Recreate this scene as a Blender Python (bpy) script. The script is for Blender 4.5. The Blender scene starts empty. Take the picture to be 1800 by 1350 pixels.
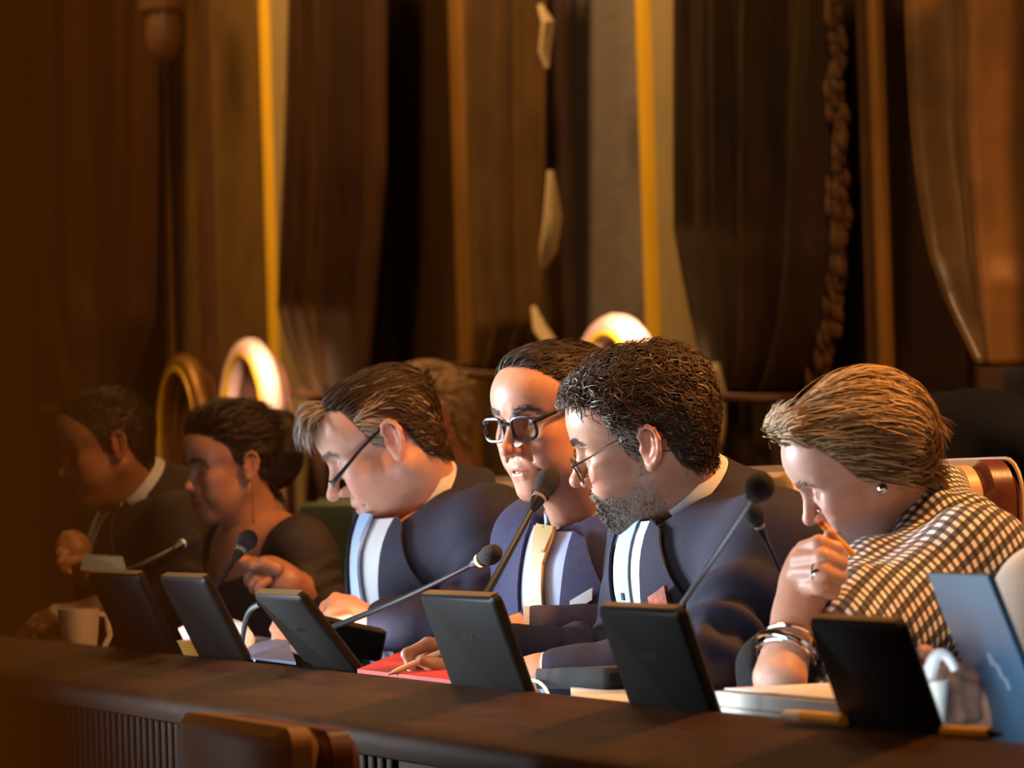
import bpy, math, random
import numpy as np
from mathutils import Matrix, Vector

random.seed(7); RNG = np.random.default_rng(7)
sc = bpy.context.scene
COL = sc.collection

# ------------------------------------------------------------------ camera
FPX = 6750.0
CAM_H = 1.06
PITCH, ROLL = 0.027, -0.031
cam_d = bpy.data.cameras.new('camera')
cam_d.sensor_width = 36.0
cam_d.lens = 135.0
cam_d.clip_start = 0.02
cam_d.dof.use_dof = True
cam_d.dof.focus_distance = 5.2
cam_d.dof.aperture_fstop = 7.0
cam = bpy.data.objects.new('camera', cam_d)
COL.objects.link(cam)
R_CAM = Matrix.Rotation(math.pi / 2 + PITCH, 3, 'X') @ Matrix.Rotation(ROLL, 3, 'Z')
cam.matrix_world = Matrix.Translation((0, 0, CAM_H)) @ R_CAM.to_4x4()
sc.camera = cam
RC = np.array(R_CAM)
CAMP = np.array([0, 0, CAM_H])

# ------------------------------------------------------------------ world, lamps, exposure
sc.view_settings.view_transform = 'Standard'
sc.view_settings.look = 'None'
sc.view_settings.gamma = 1.0
sc.view_settings.use_curve_mapping = False
sc.view_settings.exposure = 0.0
w = bpy.data.worlds.new('world'); sc.world = w; w.use_nodes = True
w.node_tree.nodes['Background'].inputs[0].default_value = (1.0, 0.55, 0.22, 1)
w.node_tree.nodes['Background'].inputs[1].default_value = 0.010
try:
    sc.cycles.use_denoising = True
    sc.cycles.max_bounces = 6
    sc.cycles.sample_clamp_indirect = 4.0
except Exception:
    pass

# table frame: u runs along the council desk away from the camera, v from the camera side towards the back wall
DU = np.array([-0.36, 0.933]); DV = np.array([0.933, 0.36])


def UV(u, v, h=0.0):
    return np.array([DU[0] * u + DV[0] * v, DU[1] * u + DV[1] * v, h])


def ray(px, py):
    return RC @ np.array([(px - 900.0) / FPX, (675.0 - py) / FPX, -1.0])


def W(px, py, z):
    return CAMP + ray(px, py) * z


def at_v(px, py, v):
    d = ray(px, py)
    return CAMP + d * (v / (DV[0] * d[0] + DV[1] * d[1]))


def at_h(px, py, h):
    d = ray(px, py)
    return CAMP + d * ((h - CAM_H) / d[2])


def to_uv(p):
    return np.array([p[0] * DU[0] + p[1] * DU[1], p[0] * DV[0] + p[1] * DV[1], p[2]])


def area(name, loc, target, size, power, color, shape='DISK', spread=180):
    l = bpy.data.lights.new(name, 'AREA'); l.shape = shape; l.size = size
    l.energy = power; l.color = color; l.spread = math.radians(spread)
    o = bpy.data.objects.new(name, l); COL.objects.link(o)
    o.location = loc
    o.rotation_euler = (Vector(target) - Vector(loc)).to_track_quat('-Z', 'Y').to_euler()
    return o


WARM = (1.0, 0.50, 0.17)
COOL = (0.80, 0.90, 1.0)
area('lamp_over_desk', UV(4.4, 1.0, 3.3), UV(4.8, 2.3, 1.0), 0.8, 11, WARM, spread=100)
area('lamp_behind_right', UV(3.7, 3.7, 3.7), UV(5.0, 2.2, 1.1), 0.5, 82, (1.0, 0.40, 0.10), spread=100)
area('lamp_wall', UV(9.3, 2.2, 4.1), UV(9.8, 4.0, 1.9), 0.7, 70, (1.0, 0.58, 0.24))
area('fill_wall_far', UV(12.4, 2.2, 4.1), UV(13.0, 4.0, 1.9), 1.8, 80, (1.0, 0.56, 0.20))  # extra fill added to brighten the far wall
area('lamp_wall_near', UV(5.6, 2.2, 4.2), UV(6.6, 4.0, 1.8), 0.7, 45, (1.0, 0.60, 0.27))
area('near_post_fill', (-1.0, -1.6, 2.8), (-0.2, 0.4, 1.1), 0.5, 30, (1.0, 0.46, 0.12))  # warm fill added behind the camera to light the near post
# added cool fill for the faces, across the room from the council row
area('cool_face_fill', UV(6.9, -0.8, 1.30), UV(4.7, 2.2, 1.20), 0.9, 17, COOL, 'SQUARE', 30)

# ------------------------------------------------------------------ materials


def mat(name, color, rough=0.5, metal=0.0, var=0.0, scale=30.0, bump=0.0, bscale=200.0, emit=None, estr=0.0, spec=0.5,
        sheen=0.0, sss=0.0, attr=None, stretch=(1, 1, 1), coat=0.0):
    m = bpy.data.materials.new(name); m.use_nodes = True
    nt = m.node_tree; N = nt.nodes; L = nt.links
    b = N['Principled BSDF']
    b.inputs['Base Color'].default_value = (*color, 1)
    b.inputs['Roughness'].default_value = rough
    b.inputs['Metallic'].default_value = metal
    b.inputs['Specular IOR Level'].default_value = spec
    b.inputs['Sheen Weight'].default_value = sheen
    b.inputs['Coat Weight'].default_value = coat
    if sss:
        b.inputs['Subsurface Weight'].default_value = sss
        b.inputs['Subsurface Radius'].default_value = (1.0, 0.35, 0.18)
        b.inputs['Subsurface Scale'].default_value = 0.006
    tc = N.new('ShaderNodeTexCoord')
    mp = N.new('ShaderNodeMapping'); mp.inputs['Scale'].default_value = stretch
    L.new(tc.outputs['Object'], mp.inputs['Vector'])
    src = None
    if attr:
        a = N.new('ShaderNodeAttribute'); a.attribute_name = attr
        src = a.outputs['Color']
    if var:
        n = N.new('ShaderNodeTexNoise'); n.inputs['Scale'].default_value = scale; n.inputs['Detail'].default_value = 5
        L.new(mp.outputs[0], n.inputs['Vector'])
        r = N.new('ShaderNodeMapRange'); r.inputs[1].default_value = 0.3; r.inputs[2].default_value = 0.7
        r.inputs[3].default_value = 1 - var; r.inputs[4].default_value = 1 + var
        L.new(n.outputs['Fac'], r.inputs[0])
        mx = N.new('ShaderNodeMix'); mx.data_type = 'RGBA'; mx.blend_type = 'MULTIPLY'
        mx.inputs[0].default_value = 1.0
        if src is not None:
            L.new(src, mx.inputs[6])
        else:
            mx.inputs[6].default_value = (*color, 1)
        L.new(r.outputs[0], mx.inputs[7])
        src = mx.outputs[2]
    if src is not None:
        L.new(src, b.inputs['Base Color'])
    if bump:
        n2 = N.new('ShaderNodeTexNoise'); n2.inputs['Scale'].default_value = bscale; n2.inputs['Detail'].default_value = 3
        L.new(mp.outputs[0], n2.inputs['Vector'])
        bp = N.new('ShaderNodeBump'); bp.inputs['Strength'].default_value = bump; bp.inputs['Distance'].default_value = 0.002
        L.new(n2.outputs['Fac'], bp.inputs['Height']); L.new(bp.outputs[0], b.inputs['Normal'])
    if emit:
        b.inputs['Emission Color'].default_value = (*emit, 1); b.inputs['Emission Strength'].default_value = estr
    return m


def wood(name, c1, c2, axis_scale=(1.5, 14, 14), rough=0.38):
    m = mat(name, c1, rough, bump=0.15, bscale=60, stretch=(2, 12, 12))
    nt = m.node_tree; N = nt.nodes; L = nt.links; b = N['Principled BSDF']
    tc = N.new('ShaderNodeTexCoord'); mp = N.new('ShaderNodeMapping')
    mp.inputs['Rotation'].default_value = (0, 0, -math.atan2(DU[1], DU[0]))
    mp2 = N.new('ShaderNodeMapping'); mp2.inputs['Scale'].default_value = axis_scale
    L.new(tc.outputs['Object'], mp.inputs['Vector']); L.new(mp.outputs[0], mp2.inputs['Vector'])
    n = N.new('ShaderNodeTexNoise'); n.inputs['Scale'].default_value = 3.0; n.inputs['Detail'].default_value = 8
    n.inputs['Distortion'].default_value = 1.2
    L.new(mp2.outputs[0], n.inputs['Vector'])
    r = N.new('ShaderNodeValToRGB'); r.color_ramp.elements[0].position = 0.35; r.color_ramp.elements[1].position = 0.65
    r.color_ramp.elements[0].color = (*c1, 1); r.color_ramp.elements[1].color = (*c2, 1)
    L.new(n.outputs['Fac'], r.inputs[0]); L.new(r.outputs[0], b.inputs['Base Color'])
    return m


M = {}
M['wood'] = wood('dark_oak', (0.026, 0.010, 0.0020), (0.048, 0.020, 0.0045), rough=0.55)
M['wood'].node_tree.nodes['Principled BSDF'].inputs['Specular IOR Level'].default_value = 0.12
M['wood_dark'] = wood('dark_panel_oak', (0.018, 0.007, 0.0015), (0.030, 0.012, 0.003), rough=0.6)
M['wood_dark'].node_tree.nodes['Principled BSDF'].inputs['Specular IOR Level'].default_value = 0.15
M['lens_post'] = mat('brown_veil_post', (0.28, 0.135, 0.003), 0.6, var=0.1, scale=20)
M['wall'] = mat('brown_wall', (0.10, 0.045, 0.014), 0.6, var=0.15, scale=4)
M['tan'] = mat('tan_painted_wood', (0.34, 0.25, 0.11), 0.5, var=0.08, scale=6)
M['satin'] = mat('brown_satin_panel', (0.17, 0.095, 0.030), 0.38, var=0.12, scale=7, bump=0.05, bscale=250)
M['mauve'] = mat('mauve_fabric_panel', (0.21, 0.175, 0.15), 0.5, var=0.10, scale=8, bump=0.2, bscale=300, stretch=(1, 1, 6))
M['gilt'] = mat('bright_gilding', (0.95, 0.56, 0.03), 0.35, 0.15, var=0.12, scale=12, bump=0.2, bscale=40, stretch=(1, 1, 0.2))
M['gilt_dim'] = mat('dim_lit_gilding', (0.30, 0.14, 0.022), 0.4, 0.5, var=0.25, scale=9, stretch=(1, 1, 0.25))  # gilding in dimmer light, the dimness painted into its colour
M['moulding'] = mat('brown_moulding', (0.12, 0.05, 0.02), 0.45, var=0.2, scale=10)
M['velvet'] = mat('dark_brown_velvet', (0.050, 0.019, 0.005), 0.55, var=0.25, scale=5, spec=0.25, stretch=(4, 4, 0.4))
M['velvet_olive'] = mat('dark_olive_brown_velvet', (0.042, 0.022, 0.006), 0.6, var=0.3, scale=6, spec=0.2, stretch=(4, 4, 0.4))
M['silk_dark'] = mat('gold_brown_satin', (0.17, 0.088, 0.030), 0.32, var=0.35, scale=9, bump=0.35, bscale=38, stretch=(1, 1, 0.6))
M['silk'] = mat('gold_brown_silk', (0.12, 0.062, 0.018), 0.36, var=0.25, scale=9, bump=0.35, bscale=38, stretch=(1, 1, 0.6))
M['fringe'] = mat('rust_fringe', (0.12, 0.05, 0.012), 0.7, var=0.4, scale=60)
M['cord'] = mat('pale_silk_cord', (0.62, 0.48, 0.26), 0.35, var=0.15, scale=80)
M['hazed_glass'] = mat('hazed_window_glass', (0.05, 0.024, 0.006), 0.6, spec=0.1)  # brown haze over the dark glass mixed into its colour
M['floor'] = mat('brown_carpet', (0.07, 0.03, 0.015), 0.9, var=0.2, scale=40)
M['ceiling'] = mat('cream_ceiling', (0.35, 0.25, 0.14), 0.8, var=0.05, scale=3)
M['plastic'] = mat('black_plastic', (0.007, 0.0055, 0.004), 0.55, spec=0.2, bump=0.03, bscale=500)
M['lit_edge'] = mat('warm_lit_bezel_edge', (0.16, 0.11, 0.05), 0.35, 0.3)  # warm light on the tablets' top edges put into the colour
M['logo_pale'] = mat('pale_logo_print', (0.16, 0.2, 0.25), 0.4)
M['logo'] = mat('grey_logo_print', (0.022, 0.018, 0.015), 0.4)
M['screen'] = mat('lit_screen', (0.05, 0.05, 0.05), 0.3, emit=(0.70, 0.86, 1.0), estr=7.0)
M['screen_dim'] = mat('dim_lit_screen', (0.05, 0.05, 0.05), 0.3, emit=(0.9, 0.9, 1.0), estr=1.5)
M['screen_phone'] = mat('bright_phone_screen', (0.05, 0.05, 0.05), 0.3, emit=(1.0, 0.95, 0.95), estr=22.0)
M['mic'] = mat('black_microphone_metal', (0.015, 0.013, 0.012), 0.35, 0.3)
M['foam'] = mat('black_foam', (0.012, 0.010, 0.009), 0.9, bump=0.8, bscale=600)
M['red_ring'] = mat('lit_red_ring', (0.9, 0.2, 0.08), 0.3, emit=(1.0, 0.16, 0.03), estr=30.0)
M['dim_ring'] = mat('unlit_ring', (0.25, 0.2, 0.15), 0.3)
M['blue_ring'] = mat('bluish_metal_ring', (0.45, 0.6, 0.75), 0.25, 0.6)
M['leather'] = mat('beige_leather', (0.40, 0.27, 0.16), 0.42, var=0.08, scale=20, bump=0.12, bscale=160)
M['tan_leather'] = mat('tan_leather', (0.17, 0.085, 0.016), 0.45, var=0.1, scale=20, bump=0.12, bscale=160)
M['burgundy'] = mat('burgundy_leather', (0.075, 0.022, 0.018), 0.35, var=0.15, scale=25, bump=0.12, bscale=160)
M['stitch'] = mat('pale_stitching', (0.36, 0.26, 0.20), 0.6)
M['steel'] = mat('dark_steel', (0.10, 0.09, 0.08), 0.35, 0.8)
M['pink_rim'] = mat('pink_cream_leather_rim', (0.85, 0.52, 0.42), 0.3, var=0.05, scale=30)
M['red_seat'] = mat('red_brown_upholstery', (0.12, 0.04, 0.02), 0.6, var=0.2, scale=30)
M['teal'] = mat('teal_green_leather', (0.10, 0.13, 0.095), 0.38, var=0.1, scale=20, bump=0.1, bscale=150)
M['paper'] = mat('white_paper', (0.58, 0.55, 0.52), 0.7, var=0.03, scale=20)
M['blue_card'] = mat('slate_blue_card', (0.07, 0.085, 0.16), 0.6)
M['paper_blue'] = mat('bluish_paper', (0.55, 0.66, 0.78), 0.7)
M['red_folder'] = mat('red_folder_card', (0.40, 0.014, 0.006), 0.6, var=0.12, scale=14)
M['grey_card'] = mat('grey_beige_card', (0.26, 0.22, 0.17), 0.6, var=0.06, scale=20)
M['yellow'] = mat('yellow_plastic', (0.75, 0.40, 0.02), 0.4)
M['white_plastic'] = mat('white_plastic', (0.80, 0.74, 0.62), 0.35)
M['brass'] = mat('brass', (0.75, 0.45, 0.10), 0.3, 0.9)
M['navy_cloth'] = mat('navy_wool', (0.005, 0.006, 0.011), 0.9, spec=0.1, var=0.2, scale=60)
M['blue_lid'] = mat('blue_anodised_lid', (0.05, 0.115, 0.19), 0.38, 0.35, var=0.06, scale=9)
M['ceramic'] = mat('white_glazed_ceramic', (0.62, 0.55, 0.45), 0.25)
M['glass_dark'] = mat('dark_bottle_glass', (0.02, 0.02, 0.012), 0.1)

# ------------------------------------------------------------------ mesh builder
WORG = {}


class MB:
    def __init__(s):
        s.v = []; s.f = []; s.n = 0; s.c = None

    def add(s, v, f):
        v = np.asarray(v, float).reshape(-1, 3)
        s.v.append(v); s.f += [tuple(int(i) + s.n for i in q) for q in f]; s.n += len(v)
        return s

    def boxw(s, c, ax, half):
        ax = np.asarray(ax, float); half = np.asarray(half, float)
        pts = []
        for i in (-1, 1):
            for j in (-1, 1):
                for k in (-1, 1):
                    pts.append(np.asarray(c) + ax[0] * half[0] * i + ax[1] * half[1] * j + ax[2] * half[2] * k)
        return s.add(pts, [(0, 1, 3, 2), (4, 6, 7, 5), (0, 4, 5, 1), (2, 3, 7, 6), (0, 2, 6, 4), (1, 5, 7, 3)])

    def box(s, u0, u1, v0, v1, h0, h1):
        pts = [UV(u, v, h) for u in (u0, u1) for v in (v0, v1) for h in (h0, h1)]
        return s.add(pts, [(0, 1, 3, 2), (4, 6, 7, 5), (0, 4, 5, 1), (2, 3, 7, 6), (0, 2, 6, 4), (1, 5, 7, 3)])

    def rbox(s, c, ax, half, r=0.01, n=4):
        """box with rounded vertical profile in axes 0,1 (rounded rectangle), extruded along axis 2 with a small bevel"""
        ax = np.asarray(ax, float); h = half
        ring = []
        for qx, qy, a0 in ((1, 1, 0), (-1, 1, 90), (-1, -1, 180), (1, -1, 270)):
            for i in range(n + 1):
                a = math.radians(a0 + 90 * i / n)
                ring.append((qx * (h[0] - r) + r * math.cos(a), qy * (h[1] - r) + r * math.sin(a)))
        b = min(r * 0.5, h[2] * 0.5)
        levels = [(-h[2], 1 - b / max(h[0], h[1])), (-h[2] + b, 1), (h[2] - b, 1), (h[2], 1 - b / max(h[0], h[1]))]
        V = []
        for z, k in levels:
            for x, y in ring:
                V.append(np.asarray(c) + ax[0] * x * k + ax[1] * y * k + ax[2] * z)
        m = len(ring); Fc = []
        for l in range(3):
            for i in range(m):
                j = (i + 1) % m
                Fc.append((l * m + i, l * m + j, (l + 1) * m + j, (l + 1) * m + i))
        Fc.append(tuple(range(m))[::-1]); Fc.append(tuple(range(3 * m, 4 * m)))
        return s.add(V, Fc)

    def tube(s, pts, rad, n=8, closed=False):
        pts = np.asarray(pts, float); m = len(pts)
        rad = np.broadcast_to(np.asarray(rad, float), (m,))
        if closed:
            t = np.roll(pts, -1, 0) - np.roll(pts, 1, 0)
        else:
            t = np.gradient(pts, axis=0)
        t /= np.linalg.norm(t, axis=1)[:, None] + 1e-12
        ref = np.array([0.0, 0, 1.0]) if abs(t[0][2]) < 0.9 else np.array([1.0, 0, 0])
        V = []
        nrm = np.cross(t[0], ref); nrm /= np.linalg.norm(nrm)
        for i in range(m):
            nrm = nrm - t[i] * np.dot(nrm, t[i]); nrm /= np.linalg.norm(nrm) + 1e-12
            bn = np.cross(t[i], nrm)
            for k in range(n):
                a = 2 * math.pi * k / n
                V.append(pts[i] + rad[i] * (math.cos(a) * nrm + math.sin(a) * bn))
        Fc = []
        for i in range(m if closed else m - 1):
            i2 = (i + 1) % m
            for k in range(n):
                k2 = (k + 1) % n
                Fc.append((i * n + k, i * n + k2, i2 * n + k2, i2 * n + k))
        if not closed:
            Fc.append(tuple(range(n))[::-1]); Fc.append(tuple(range((m - 1) * n, m * n)))
        return s.add(V, Fc)

    def lathe(s, base, axis, prof, n=16):
        """prof: (radius, distance along axis)"""
        axis = np.asarray(axis, float); axis /= np.linalg.norm(axis)
        pts = [np.asarray(base) + axis * d for r, d in prof]
        ref = np.array([0, 0, 1.0]) if abs(axis[2]) < 0.9 else np.array([1.0, 0, 0])
        a1 = np.cross(axis, ref); a1 /= np.linalg.norm(a1); a2 = np.cross(axis, a1)
        V = []
        for (r, d), p in zip(prof, pts):
            for k in range(n):
                a = 2 * math.pi * k / n
                V.append(p + max(r, 1e-4) * (math.cos(a) * a1 + math.sin(a) * a2))
        Fc = []
        for i in range(len(prof) - 1):
            for k in range(n):
                k2 = (k + 1) % n
                Fc.append((i * n + k, i * n + k2, (i + 1) * n + k2, (i + 1) * n + k))
        Fc.append(tuple(range(n))[::-1]); Fc.append(tuple(range((len(prof) - 1) * n, len(prof) * n)))
        return s.add(V, Fc)

    def grid(s, P, thick=0.0, nrm=None):
        """P (a,b,3) points; thick adds a back layer offset along nrm (vector or per-point array)"""
        P = np.asarray(P, float); a, b = P.shape[:2]
        Fc = [(i * b + j, i * b + j + 1, (i + 1) * b + j + 1, (i + 1) * b + j) for i in range(a - 1) for j in range(b - 1)]
        if not thick:
            return s.add(P.reshape(-1, 3), Fc)
        Q = P - np.asarray(nrm) * thick
        o = a * b
        F2 = [tuple(x + o for x in q[::-1]) for q in Fc]
        rim = [i * b for i in range(a)] + [(a - 1) * b + j for j in range(1, b)] + [i * b + b - 1 for i in range(a - 2, -1, -1)] + [j for j in range(b - 2, 0, -1)]
        for i in range(len(rim)):
            x, y = rim[i], rim[(i + 1) % len(rim)]
            F2.append((x, y, y + o, x + o))
        return s.add(np.concatenate([P.reshape(-1, 3), Q.reshape(-1, 3)]), Fc + F2)

    def verts(s):
        return np.concatenate(s.v) if s.v else np.zeros((0, 3))


def mesh_from(name, V, Fc, m, smooth=True, col=None):
    me = bpy.data.meshes.new(name)
    if isinstance(Fc, np.ndarray):
        k = Fc.shape[1]
        me.vertices.add(len(V)); me.vertices.foreach_set('co', np.asarray(V, np.float32).ravel())
        me.loops.add(Fc.size); me.loops.foreach_set('vertex_index', Fc.astype(np.int32).ravel())
        me.polygons.add(len(Fc))
        me.polygons.foreach_set('loop_start', np.arange(0, Fc.size, k, dtype=np.int32))
        me.polygons.foreach_set('loop_total', np.full(len(Fc), k, np.int32))
        me.update(calc_edges=True)
    else:
        me.from_pydata([tuple(x) for x in V], [], Fc)
    me.update()
    if smooth:
        me.polygons.foreach_set('use_smooth', np.ones(len(me.polygons), bool))
    if col is not None:
        a = me.color_attributes.new('Col', 'FLOAT_COLOR', 'POINT')
        c = np.ones((len(V), 4), np.float32); c[:, :3] = col
        a.data.foreach_set('color', c.ravel())
    if m is not None:
        me.materials.append(m)
    return me


def obj(name, mb, m, parent=None, smooth=False, col=None, autos=True):
    V = mb.verts() if isinstance(mb, MB) else mb[0]
    Fc = mb.f if isinstance(mb, MB) else mb[1]
    if parent is None:
        org = np.array([(V[:, 0].min() + V[:, 0].max()) / 2, (V[:, 1].min() + V[:, 1].max()) / 2, V[:, 2].min()])
    else:
        org = WORG[parent.name]
    me = mesh_from(name, V - org, Fc, m, smooth, col)
    if smooth and autos:
        try:
            me.set_sharp_from_angle(angle=math.radians(42))
        except Exception:
            pass
    o = bpy.data.objects.new(name, me); COL.objects.link(o)
    if parent is None:
        o.location = org
    else:
        o.parent = parent
    WORG[o.name] = org
    return o


def thing(name, label, cat, loc, group=None):
    o = bpy.data.objects.new(name, None); COL.objects.link(o)
    o.empty_display_size = 0.05
    o.location = loc; WORG[o.name] = np.asarray(loc, float)
    o['label'] = label; o['category'] = cat
    if group: o['group'] = group
    return o


def tag(o, label, cat, group=None):
    o['label'] = label; o['category'] = cat
    if group: o['group'] = group
    return o


def struct(name, mb, m, parent=None, smooth=False, label=None):
    o = obj(name, mb, m, parent, smooth)
    if parent is None: o['kind'] = 'structure'
    if label: o['label'] = label
    return o


def copy_thing(root, delta, label):
    """copy a thing with its parts and sub-parts, moved by delta"""
    c = root.copy(); COL.objects.link(c)
    c.location = Vector(root.location) + Vector(delta); WORG[c.name] = WORG[root.name] + np.asarray(delta)
    c['label'] = label
    for ch in list(root.children):
        d = ch.copy(); COL.objects.link(d); d.parent = c; WORG[d.name] = WORG[c.name]
        for g in list(ch.children):
            e = g.copy(); COL.objects.link(e); e.parent = d; WORG[e.name] = WORG[c.name]
    return c

# ------------------------------------------------------------------ the room
VW = 4.0
U0, U1 = 1.0, 24.0


def wu(px, py=300, v=VW):
    return to_uv(at_v(px, py, v))[0]


fl = MB(); fl.box(-3, U1, -3, VW + 0.3, -0.1, 0.0); struct('floor', fl, M['floor'])
ce = MB(); ce.box(-3, U1, -3, VW + 0.3, 4.6, 4.7); struct('ceiling', ce, M['ceiling'])
wb = MB(); wb.box(-3, U1, VW, VW + 0.2, 0.0, 4.6); struct('wall_back', wb, M['wall'])
wl = MB(); wl.box(U1, U1 + 0.2, -3, VW + 0.2, 0.0, 4.6); struct('wall_left', wl, M['wall'])

# brown post added close to the lens; its blur lays the haze at left
dj = MB()
pr = [(-0.050, 0.112), (-0.020, 0.112), (-0.0152, 0.114), (-0.0140, 0.117), (-0.0140, 0.128), (-0.020, 0.132), (-0.024, 0.170), (-0.050, 0.170)]
nq = len(pr)
dj.add([(x, y, h) for h in (0.0, 4.6) for x, y in pr], [(i, (i + 1) % nq, (i + 1) % nq + nq, i + nq) for i in range(nq)] + [tuple(range(nq))[::-1], tuple(range(nq, 2 * nq))])
struct('veil_post', dj, M['lens_post'], label='brown post added near the lens as blurred haze at the left edge')
ntrim = [0]


def strip(px0, px1, m, proud=0.03, rounded=False, h0=0.0, h1=4.6, py=300):
    """vertical moulding or panel on the back wall between two photograph columns"""
    a, b = sorted((wu(px0, py), wu(px1, py)))
    mb = MB()
    if rounded:
        n = 7
        P = np.array([[UV((a + b) / 2 - (b - a) / 2 * math.cos(math.pi * i / n), VW - proud * math.sin(math.pi * i / n) - 0.001, h) for i in range(n + 1)]
                      for h in (h0, h1)])
        mb.grid(P)
    else:
        mb.box(a, b, VW - proud, VW, h0, h1)
    ntrim[0] += 1
    return struct('trim_%d' % ntrim[0], mb, m, smooth=rounded)


# far bay
strip(284, 296, M['gilt_dim'], 0.03, True)
strip(318, 345, M['satin'], 0.02)
strip(358, 371, M['gilt_dim'], 0.05, True)
strip(371, 386, M['moulding'], 0.06)
# pilaster by the far lamp glow
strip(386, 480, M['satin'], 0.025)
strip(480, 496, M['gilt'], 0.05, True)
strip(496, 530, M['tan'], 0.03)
# far window
strip(817, 834, M['gilt_dim'], 0.05, True)
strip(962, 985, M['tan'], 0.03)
strip(986, 1000, M['gilt_dim'], 0.05, True)
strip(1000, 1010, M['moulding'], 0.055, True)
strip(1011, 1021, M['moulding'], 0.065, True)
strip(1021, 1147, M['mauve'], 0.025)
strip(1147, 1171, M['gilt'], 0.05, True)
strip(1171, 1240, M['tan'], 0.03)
strip(1557, 1573, M['gilt_dim'], 0.05, True)
strip(1545, 1551, M['moulding'], 0.05, True)
for i, (a, b) in enumerate(((690, 815), (1440, 1555))):
    g = MB(); ua, ub = sorted((wu(a), wu(b))); g.box(ua, ub, VW - 0.012, VW, 0.9, 4.3)
    o = struct('window_%d' % (i + 1), g, M['hazed_glass'])
    f = MB(); f.box(ua, ub, VW - 0.03, VW, 0.78, 0.9); obj('window_sill', f, M['moulding'], o)
# dark panels of the near bay and the dado
d = MB(); ua, ub = sorted((wu(1576), wu(1700))); d.box(ua, ub, VW - 0.02, VW, 0.0, 4.6); ntrim[0] += 1
struct('trim_%d' % ntrim[0], d, M['wood_dark'])
d = MB(); ua, ub = sorted((wu(1580), wu(1950))); d.box(ua, ub, VW - 0.06, VW, 1.16, 1.20)
d.box(ua, ub, VW - 0.035, VW, 0.1, 1.16); ntrim[0] += 1
struct('trim_%d' % ntrim[0], d, M['wood_dark'])
g = MB(); ua, ub = sorted((wu(1742, 955), wu(1950, 955))); g.box(ua, ub, VW - 0.09, VW, 0.895, 0.93); ntrim[0] += 1
struct('trim_%d' % ntrim[0], g, M['gilt'])
g = MB(); ua, ub = sorted((wu(1772), wu(1850))); g.box(ua, ub, VW - 0.03, VW - 0.005, 1.2, 2.6)
struct('window_3', g, mat('blue_dusk_glass', (0.02, 0.03, 0.045), 0.2))
bb = MB(); bb.box(U0, U1, VW - 0.03, VW, 0.0, 0.12); struct('baseboard_back', bb, M['wood_dark'])


def curtain(label, edgeL, edgeR, folds, amp, m, v=VW - 0.16, na=90, nb=60, low_shift=0.0, seed=0, h_low=0.15, ytop=-120):
    """edges: lists of (py, px) on the plane v; folds run down the cloth and gather at the tie"""
    rng = np.random.default_rng(seed)
    ys = np.linspace(ytop, edgeL[-1][0], nb)
    L = np.interp(ys, [e[0] for e in edgeL], [e[1] for e in edgeL])
    Rr = np.interp(ys, [e[0] for e in edgeR], [e[1] for e in edgeR])
    P = np.zeros((nb, na, 3))
    ph = rng.uniform(0, 6.28, 5)
    for i, y in enumerate(ys):
        a = to_uv(at_v(L[i], y, v)); b = to_uv(at_v(Rr[i], y, v))
        wfull = abs(to_uv(at_v(L[0], y, v))[0] - to_uv(at_v(Rr[0], y, v))[0])
        for j in range(na):
            t = j / (na - 1)
            tt = t + 0.025 * math.sin(5 * t + ph[1] + y * 0.002)
            dv = amp * (math.sin(2 * math.pi * folds * tt + ph[0]) + 0.5 * math.sin(2 * math.pi * folds * 1.7 * tt + ph[2] + y * 0.0015)
                        + 0.25 * math.sin(2 * math.pi * folds * 3.3 * tt + ph[3]))
            edge = min(1, 6 * t, 6 * (1 - t))
            u = a[0] + (b[0] - a[0]) * t
            h = a[2] + (b[2] - a[2]) * t
            P[i, j] = UV(u, v - dv * (0.4 + 0.6 * edge) - amp * 0.6 * edge, h)
    root = thing('curtain', label, 'curtain', UV(to_uv(P[-1, na // 2])[0], v, 0))
    mb = MB(); mb.grid(P)
    o = obj('drape', mb, m, root, smooth=True, autos=False)
    sd = o.modifiers.new('thickness', 'SOLIDIFY'); sd.thickness = 0.006
    # the lower fall below the tie, gathered then spreading to the floor
    c0 = to_uv(P[-1].mean(0)); wd = abs(to_uv(P[-1, 0])[0] - to_uv(P[-1, -1])[0])
    nb2 = 24; Q = np.zeros((nb2, na, 3))
    for i in range(nb2):
        s = i / (nb2 - 1)
        h = c0[2] + (h_low - c0[2]) * s
        ww = wd * (0.8 + 0.6 * min(1, s * 2.5))
        for j in range(na):
            t = j / (na - 1)
            dv = amp * math.sin(2 * math.pi * folds * t + ph[0])
            Q[i, j] = UV(c0[0] - (t - 0.5) * ww + low_shift, v - dv, h)
    mb = MB(); mb.grid(Q)
    obj('lower_fall', mb, m, root, smooth=True, autos=False)
    # tieback cord
    ring = [UV(c0[0] + low_shift + (wd * 0.5 + 0.02) * math.cos(a), v - amp + (amp + 0.08) * math.sin(a), c0[2] + 0.02 * math.cos(a)) for a in np.linspace(0, 2 * math.pi, 25)[:-1]]
    mb = MB(); mb.tube(ring, 0.012, 8, closed=True)
    obj('tieback', mb, M['moulding'], root, smooth=True)
    return root, P, c0


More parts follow.
